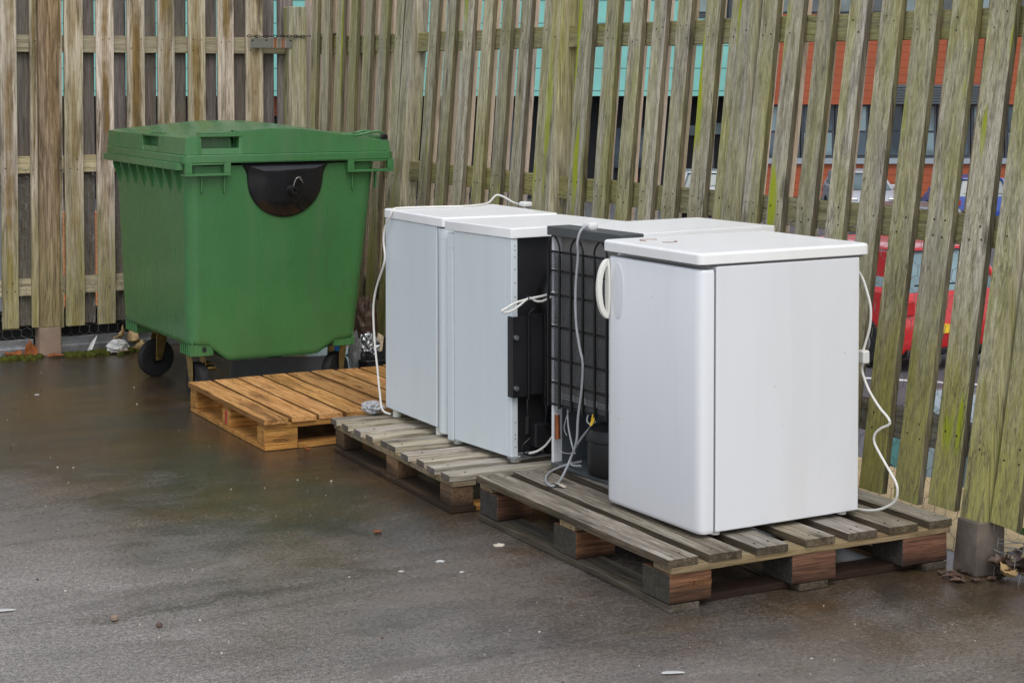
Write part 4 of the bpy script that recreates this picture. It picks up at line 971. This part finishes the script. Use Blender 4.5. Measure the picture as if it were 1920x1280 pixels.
def chip(x, y, s_):
    n = 6; p = [(x + s_ * rs.uniform(.5, 1.) * math.cos(2 * math.pi * i / n), y + s_ * rs.uniform(.5, 1.) * math.sin(2 * math.pi * i / n)) for i in range(n)]
    gt.prism(p, 'z', .0003, s_ * rs.uniform(.4, .9), rs.choice((0, 0, 1, 2, 2)))
for _ in range(420):
    x, y = rs.uniform(.9, 3.6), rs.uniform(3.3, 9.6)
    if x > 2.75 and y > 4.25: continue
    if x > 2.5 and 6.85 < y < 8.05: continue
    chip(x, y, rs.choice((.0016, .002, .002, .0025, .003, .0045)))
tag(gt.build('grit', ['tape', 'nail', 'leaf_b']), 'scattered pale and dark grit on the wet tarmac', 'grit', kind='stuff')
stn = MB(); stn.lathe([(.006, 0), (.012, .004), (.011, .012), (.005, .017)], (1.40, 4.995, 0), 'z', 9); tag(stn.build('pebble', 'stub'), 'brown pebble on the tarmac, bottom left of the picture', 'pebble')
stn = MB(); stn.lathe([(.005, 0), (.010, .004), (.009, .010), (.004, .014)], (1.495, 4.877, 0), 'z', 9); tag(stn.build('pebble', 'leaf_b'), 'darker pebble on the tarmac, right of the pale brown one', 'pebble')
# moss strip and the pile of leaves at the right post
ms = MB()
for _ in range(150):
    x = rs.uniform(2.5, 3.0) if rs.random() < .8 else rs.uniform(2.15, 2.36); y = 9.86 - abs(rs.gauss(0, .035)); r_m = rs.uniform(.012, .03)
    ms.lathe([(r_m, 0), (r_m * 1.05, r_m * .3), (r_m * .8, r_m * .75), (r_m * .3, r_m)], (x, y, 0), 'z', 8)
tag(ms.build('moss', 'moss', smooth=True), 'moss growing along the foot of the back fence', 'moss', kind='stuff')
lp = MB()
for _ in range(70):
    x = rs.uniform(3.90, 4.4); y = rs.uniform(3.55, 4.16)
    if y < 3.95 - (x - 3.9) * .2 or rs.random() < .12: y = 4.14 - abs(rs.gauss(0, .06))
    leaf(lp, (x, y, .01 + rs.uniform(0, .045)), rs.uniform(.035, .075), rs.uniform(0, 6.3), rs.choice((0, 0, 0, 0, 0, 1, 2)), rs.uniform(.3, 1.1), rs.uniform(-.6, .6))
for _ in range(25):
    leaf(lp, (rs.uniform(3.78, 3.95), rs.uniform(4.10, 4.24), .006), rs.uniform(.02, .045), rs.uniform(0, 6.3), 0, .4)
tag(lp.build('leaf_litter', ['leaf_b', 'leaf_t', 'leaf_o'], smooth=True), 'heap of wet brown leaves round the foot of the right post', 'leaves', kind='stuff')
wd_ = thing('weed', 'small fresh green weed growing beside the right fence post', 'plant', (4.17, 4.25, 0))
st_ = MB(); st_.tube([(0, 0, 0), (.003, .0, .05), (.0, 0., .08)], .002, 6); st_.build('stem', 'leaf_g', wd_, smooth=True)
for i in range(6):
    mb = MB(); a = i * 1.05; leaf(mb, (.028 * math.cos(a), .028 * math.sin(a), .07 + .006 * i), .06, a, 0, .4, R.uniform(-.3, .3), -.3); mb.build('leaf', 'leaf_g', wd_, smooth=True)
lw_ = MB()
for i in range(9):
    p = Vector((3.94 + rs.uniform(-.01, .04), 4.145 + rs.uniform(-.01, .006), .09 + rs.uniform(-.03, .03))); pts_ = [p]
    for k in range(5): p = p + Vector((rs.uniform(.005, .045), rs.uniform(-.03, .005), rs.uniform(-.025, .014))); p.z = max(p.z, .03); pts_.append(p)
    lw_.tube(smooth_path(pts_, 4), .0013, 5)
tag(lw_.build('wire_tangle', 'galv', smooth=True), 'loose tangle of thin fence wire at the foot of the right post', 'wire')

# ------------------------------------------------------------------ beyond the fences
bo_ = Vector(far(70, 959.3)); bz = -3.4
K = 70 / 3354.4
bl = thing('office_building', 'large building with turquoise and orange cladding seen between the right hand slats', 'building', (bo_.x, bo_.y, 0), -yaw)
def U(px): return (px - 959.3) * K
def bbox(name, px0, px1, z0, z1, mat, y0=0., y1=.5, par=None):
    return MB().box(U(px0), U(px1), y0, y1, z0, z1).build(name, mat, par or bl)
MB().box(U(-300), U(2300), 1.9, 14., bz - .6, 8.0).build('wall', 'black', bl)
bbox('roof', -300, 2300, 7.9, 8.3, 'dkframe', -.3, 14.)
bbox('turquoise_panel', -300, 1300, .7, 7.9, 'turq', 0., 1.9); bbox('turquoise_panel', 1300.2, 1378, .7, 3.72, 'turq', 0., 1.9)
bbox('orange_panel', 1379, 2300, .37, 3.9, 'terra', 0., 1.9); bbox('orange_panel', 1379, 2300, 5.9, 7.9, 'terra', 0., 1.9)
bbox('orange_panel', 1379, 2300, -3.25, -1.95, 'terra', .02, 1.9); bbox('plinth', 1379, 2300, bz - .6, -3.255, 'dkframe', .0, 1.9)
bbox('sill', 1379, 2300, -1.945, -1.74, 'sillgrey', -.12, 1.9)
px = 1440
i = 0
while px < 2280:
    f = bbox('window', px, px + 62, -1.735, .365, 'dkframe', .25, .40)
    bbox('pane', px + 5, px + 57, -1.62, -.75, 'glass_p' if i % 3 == 1 else 'glass', .2, .249, f); bbox('pane', px + 5, px + 57, -.66, .28, 'glass' if i % 2 else 'glass_p', .2, .249, f)
    px += 64; i += 1
px = 1302; i = 0
while px < 2280:
    f = bbox('window', px, px + 62, 3.905 if px > 1379 else 3.73, 5.895, 'dkframe', .25, .40); bbox('pane', px + 5, px + 57, 4.0, 5.8, 'glass' if i % 2 else 'glass_p', .2, .249, f); px += 64; i += 1
lv = MB(); lv.box(U(1655), U(1850), -.05, -.002, .38, 1.15)
for k in range(7): lv.box(U(1655), U(1850), -.11, -.051, .40 + k * .108, .45 + k * .108)
lv.build('louvre', 'lou', bl)
for px in range(-200, 1379, 190): bbox('column', px, px + 22, bz - .6, .698, 'dkframe', .6, 1.1)
for px, a, b, z0, z1, m_ in ((0, 1320, 1372, -.85, -.4, 'glass_p'), (0, 1150, 1240, -2.2, -.6, 'glass'), (0, 1290, 1345, -.9, -.5, 'glass_p')):
    bbox('window', a, b, z0, z1, m_, 1.7, 1.85)
bbox('orange_panel', 500, 536, -.1, .68, 'terra', 1.3, 1.6); bbox('orange_panel', 1183, 1200, bz - .6, -1.7, 'terra', 1.3, 1.6)
bbox('orange_panel', 1040, 1064, bz - .6, -2.9, 'terra', 1.3, 1.6)
wl = MB(); a = Vector(far(26, 60)); b = Vector(far(26, 330)); wl.add([(a.x, a.y, -2.4), (b.x, b.y, -2.4), (b.x, b.y, -.45), (a.x, a.y, -.45)] + [(a.x + .1, a.y + .25, -2.4), (b.x + .1, b.y + .25, -2.4), (b.x + .1, b.y + .25, -.45), (a.x + .1, a.y + .25, -.45)],
    [(0, 1, 2, 3), (7, 6, 5, 4), (3, 2, 6, 7), (0, 3, 7, 4), (1, 5, 6, 2)]); tag(wl.build('brick_wall', 'brick'), 'orange brick wall glimpsed through the gaps of the back fence', 'wall')

def text_mesh(body, size, mat, name, par, loc, rot, ext=.004):
    cu = bpy.data.curves.new('t', 'FONT'); cu.body = body; cu.size = size; cu.extrude = ext; cu.align_x = 'CENTER'; cu.align_y = 'CENTER'
    o = bpy.data.objects.new('t', cu); COL.objects.link(o); bpy.context.view_layer.update()
    me = bpy.data.meshes.new_from_object(o.evaluated_get(bpy.context.evaluated_depsgraph_get())); bpy.data.objects.remove(o); bpy.data.curves.remove(cu)
    me.materials.clear(); me.materials.append(M[mat]); q = bpy.data.objects.new(name, me); COL.objects.link(q); q.parent = par; q.location = loc; q.rotation_euler = rot; return q
def car(label, mat, loc, heading, gl='carglass', van=False, group=None):
    """Hatchback, x forward, rear bumper at x = 0."""
    c = thing('parked_car', label, 'car', loc, heading, group)
    hw = .86
    side = [(.06, .22), (.0, .45), (.02, .62), (.10, .93), (.3, .98), (1.2, .96), (2.7, .95), (3.55, .86), (3.95, .70), (4.03, .45), (3.95, .22)]
    ws = {0: .93, 1: .97, 2: .98, 3: .93, 4: .95}
    b = MB(); rings = []
    for y, s_ in ((-hw, 0), (-hw + .05, .03), (hw - .05, .03), (hw, 0)):
        rings.append([(2 + (x - 2) * (.985 if s_ == 0 else 1.), y, .22 + (z - .22) * (.96 if s_ == 0 else 1.0)) for x, z in side])
    b.loft(rings); bdy = b.build('body', mat, c, .03, True, 3)
    cab_b = [(.10, .78), (3.0, .78)]
    g_ = MB(); lo = rrect(.12, 3.05, -.80, .80, .12, 4); hi = rrect(.42, 2.15, -.60, .60, .12, 4)
    g_.loft([[(*p, .93) for p in lo], [(*p, 1.41) for p in hi]]); g_.build('window', gl, c, .01, True)
    r_ = MB(); r_.loft([[(*p, 1.405) for p in rrect(.36, 2.18, -.62, .62, .12, 4)], [(*p, 1.435) for p in rrect(.38, 2.14, -.61, .61, .12, 4)], [(*p, 1.455) for p in rrect(.5, 2.0, -.5, .5, .12, 4)]]); r_.build('roof', mat, c, smooth=True)
    for (xa, xb) in ((.13, .45), (1.45, 1.38), (3.0, 2.12)):
        for s_ in (-1, 1):
            MB().tube([(xa + .02 if xa < 1 else xa, s_ * .785, .94), (xb, s_ * .60, 1.41)], .045 if xa != 1.45 else .03, 8).build('pillar', mat, c, smooth=True)
    # broad rear quarter panels
    for s_ in (-1, 1):
        MB().prism([(.12, .93), (1.1, .93), (.98, 1.40), (.40, 1.40)], 'y', s_ * .72 - .012 - .0, s_ * .72 + .012).build('quarter_panel', mat, c, .004)
    for x in (.72, 3.25):
        for s_ in (-1, 1):
            t = MB(); t.lathe([(.2, -.09), (.29, -.1), (.315, -.07), (.315, .07), (.29, .1), (.2, .09)], (x, s_ * .78, .315), 'y', 28); ty = t.build('wheel', 'rubber', c, smooth=True)
            q = MB(); q.lathe([(.03, -.101), (.19, -.085), (.2, -.06), (.2, .06), (.19, .085), (.03, .101)], (x, s_ * .78, .315), 'y', 20); q.build('rim', 'rim', ty, smooth=True)
    for s_ in (-1, 1):
        MB().box(.0, .14, s_ * .78 - .1, s_ * .78 + .06, .68, .86).build('tail_light', 'lampred', c, .02)
        MB().box(3.8, 3.97, s_ * .62 - .16, s_ * .62 + .16, .6, .74).build('headlight', 'chrome', c, .03)
        MB().box(2.35, 2.5, s_ * .93 - .09, s_ * .93 + .09, .93, 1.06).build('wing_mirror', mat, c, .03)
        MB().box(1.1, 1.32, s_ * .862 - .012, s_ * .862 + .012, .80, .835).build('door_handle', 'chrome', c, .006)
    pt = MB().box(-.012, .004, -.26, .26, .45, .56).build('number_plate', 'yellow', c, .004)
    MB().box(-.02, .3, -.8, .8, .2, .28).build('bumper', 'blackm', c, .02)
    rwg = MB().box(.165, .185, -.55, .55, .985, 1.02).build('wiper', 'blackm', c)
    return c, pt
RC = Vector((14.75, 16.15, lotz((14.75, 16.15))))
rc, pt = car('red hatchback seen from behind through the right hand slats', 'red', RC, rad(90), 'carglass_p')
text_mesh('SD', .1, 'ink', 'plate_letters', pt, (-.0125, .0, .505), (math.pi / 2, 0, -math.pi / 2), .002)
text_mesh('L', .09, 'chrome', 'badge_letter', rc, (.03, -.02, .70), (math.pi / 2, 0, -math.pi / 2), .006)
def place(depth, px): p = far(depth, px); return (p[0], p[1], lotz(p))
toward = -yaw - math.pi / 2
def car_front(label, mat, depth, px, gl='carglass'):   # nose towards us
    p = Vector(place(depth, px)); q = p + FW * 4.0; return car(label, mat, (q.x, q.y, lotz(p)), toward, gl)
car_front('silver car facing us far off, between the right hand slats', 'silver', 54, 1638)
p = Vector(place(50, 1848)); car('bright blue car seen from behind at far right between slats', 'blue', p, -yaw + math.pi / 2)
p = Vector(place(57, 1325)); car('silver grey car far off above the fridges, rear towards us', 'silver', p, -yaw + math.pi / 2)
p = far(10.7, 1640); car('pale blue car parked side on, low below the right fence', 'paleblue', (p[0], p[1], -1.87), -yaw, 'carglass_t')
p = Vector(place(31, 1745)); car('dark grey car parked beyond the red one', 'dgreycar', p, -yaw + math.pi / 2)
p = place(40, 1190)
bd_ = thing('safety_bollard', 'orange bollard with black band seen above the middle fridges', 'bollard', p)
MB().lathe([(.12, 0), (.12, .05), (.07, .06), (.07, .62), (.05, .72), (.0, .74)], (0, 0, 0), 'z', 16).build('post', 'orangepl', bd_, smooth=True)
MB().lathe([(.073, .36), (.073, .5)], (0, 0, 0), 'z', 16).build('band', 'blackm', bd_, smooth=True)
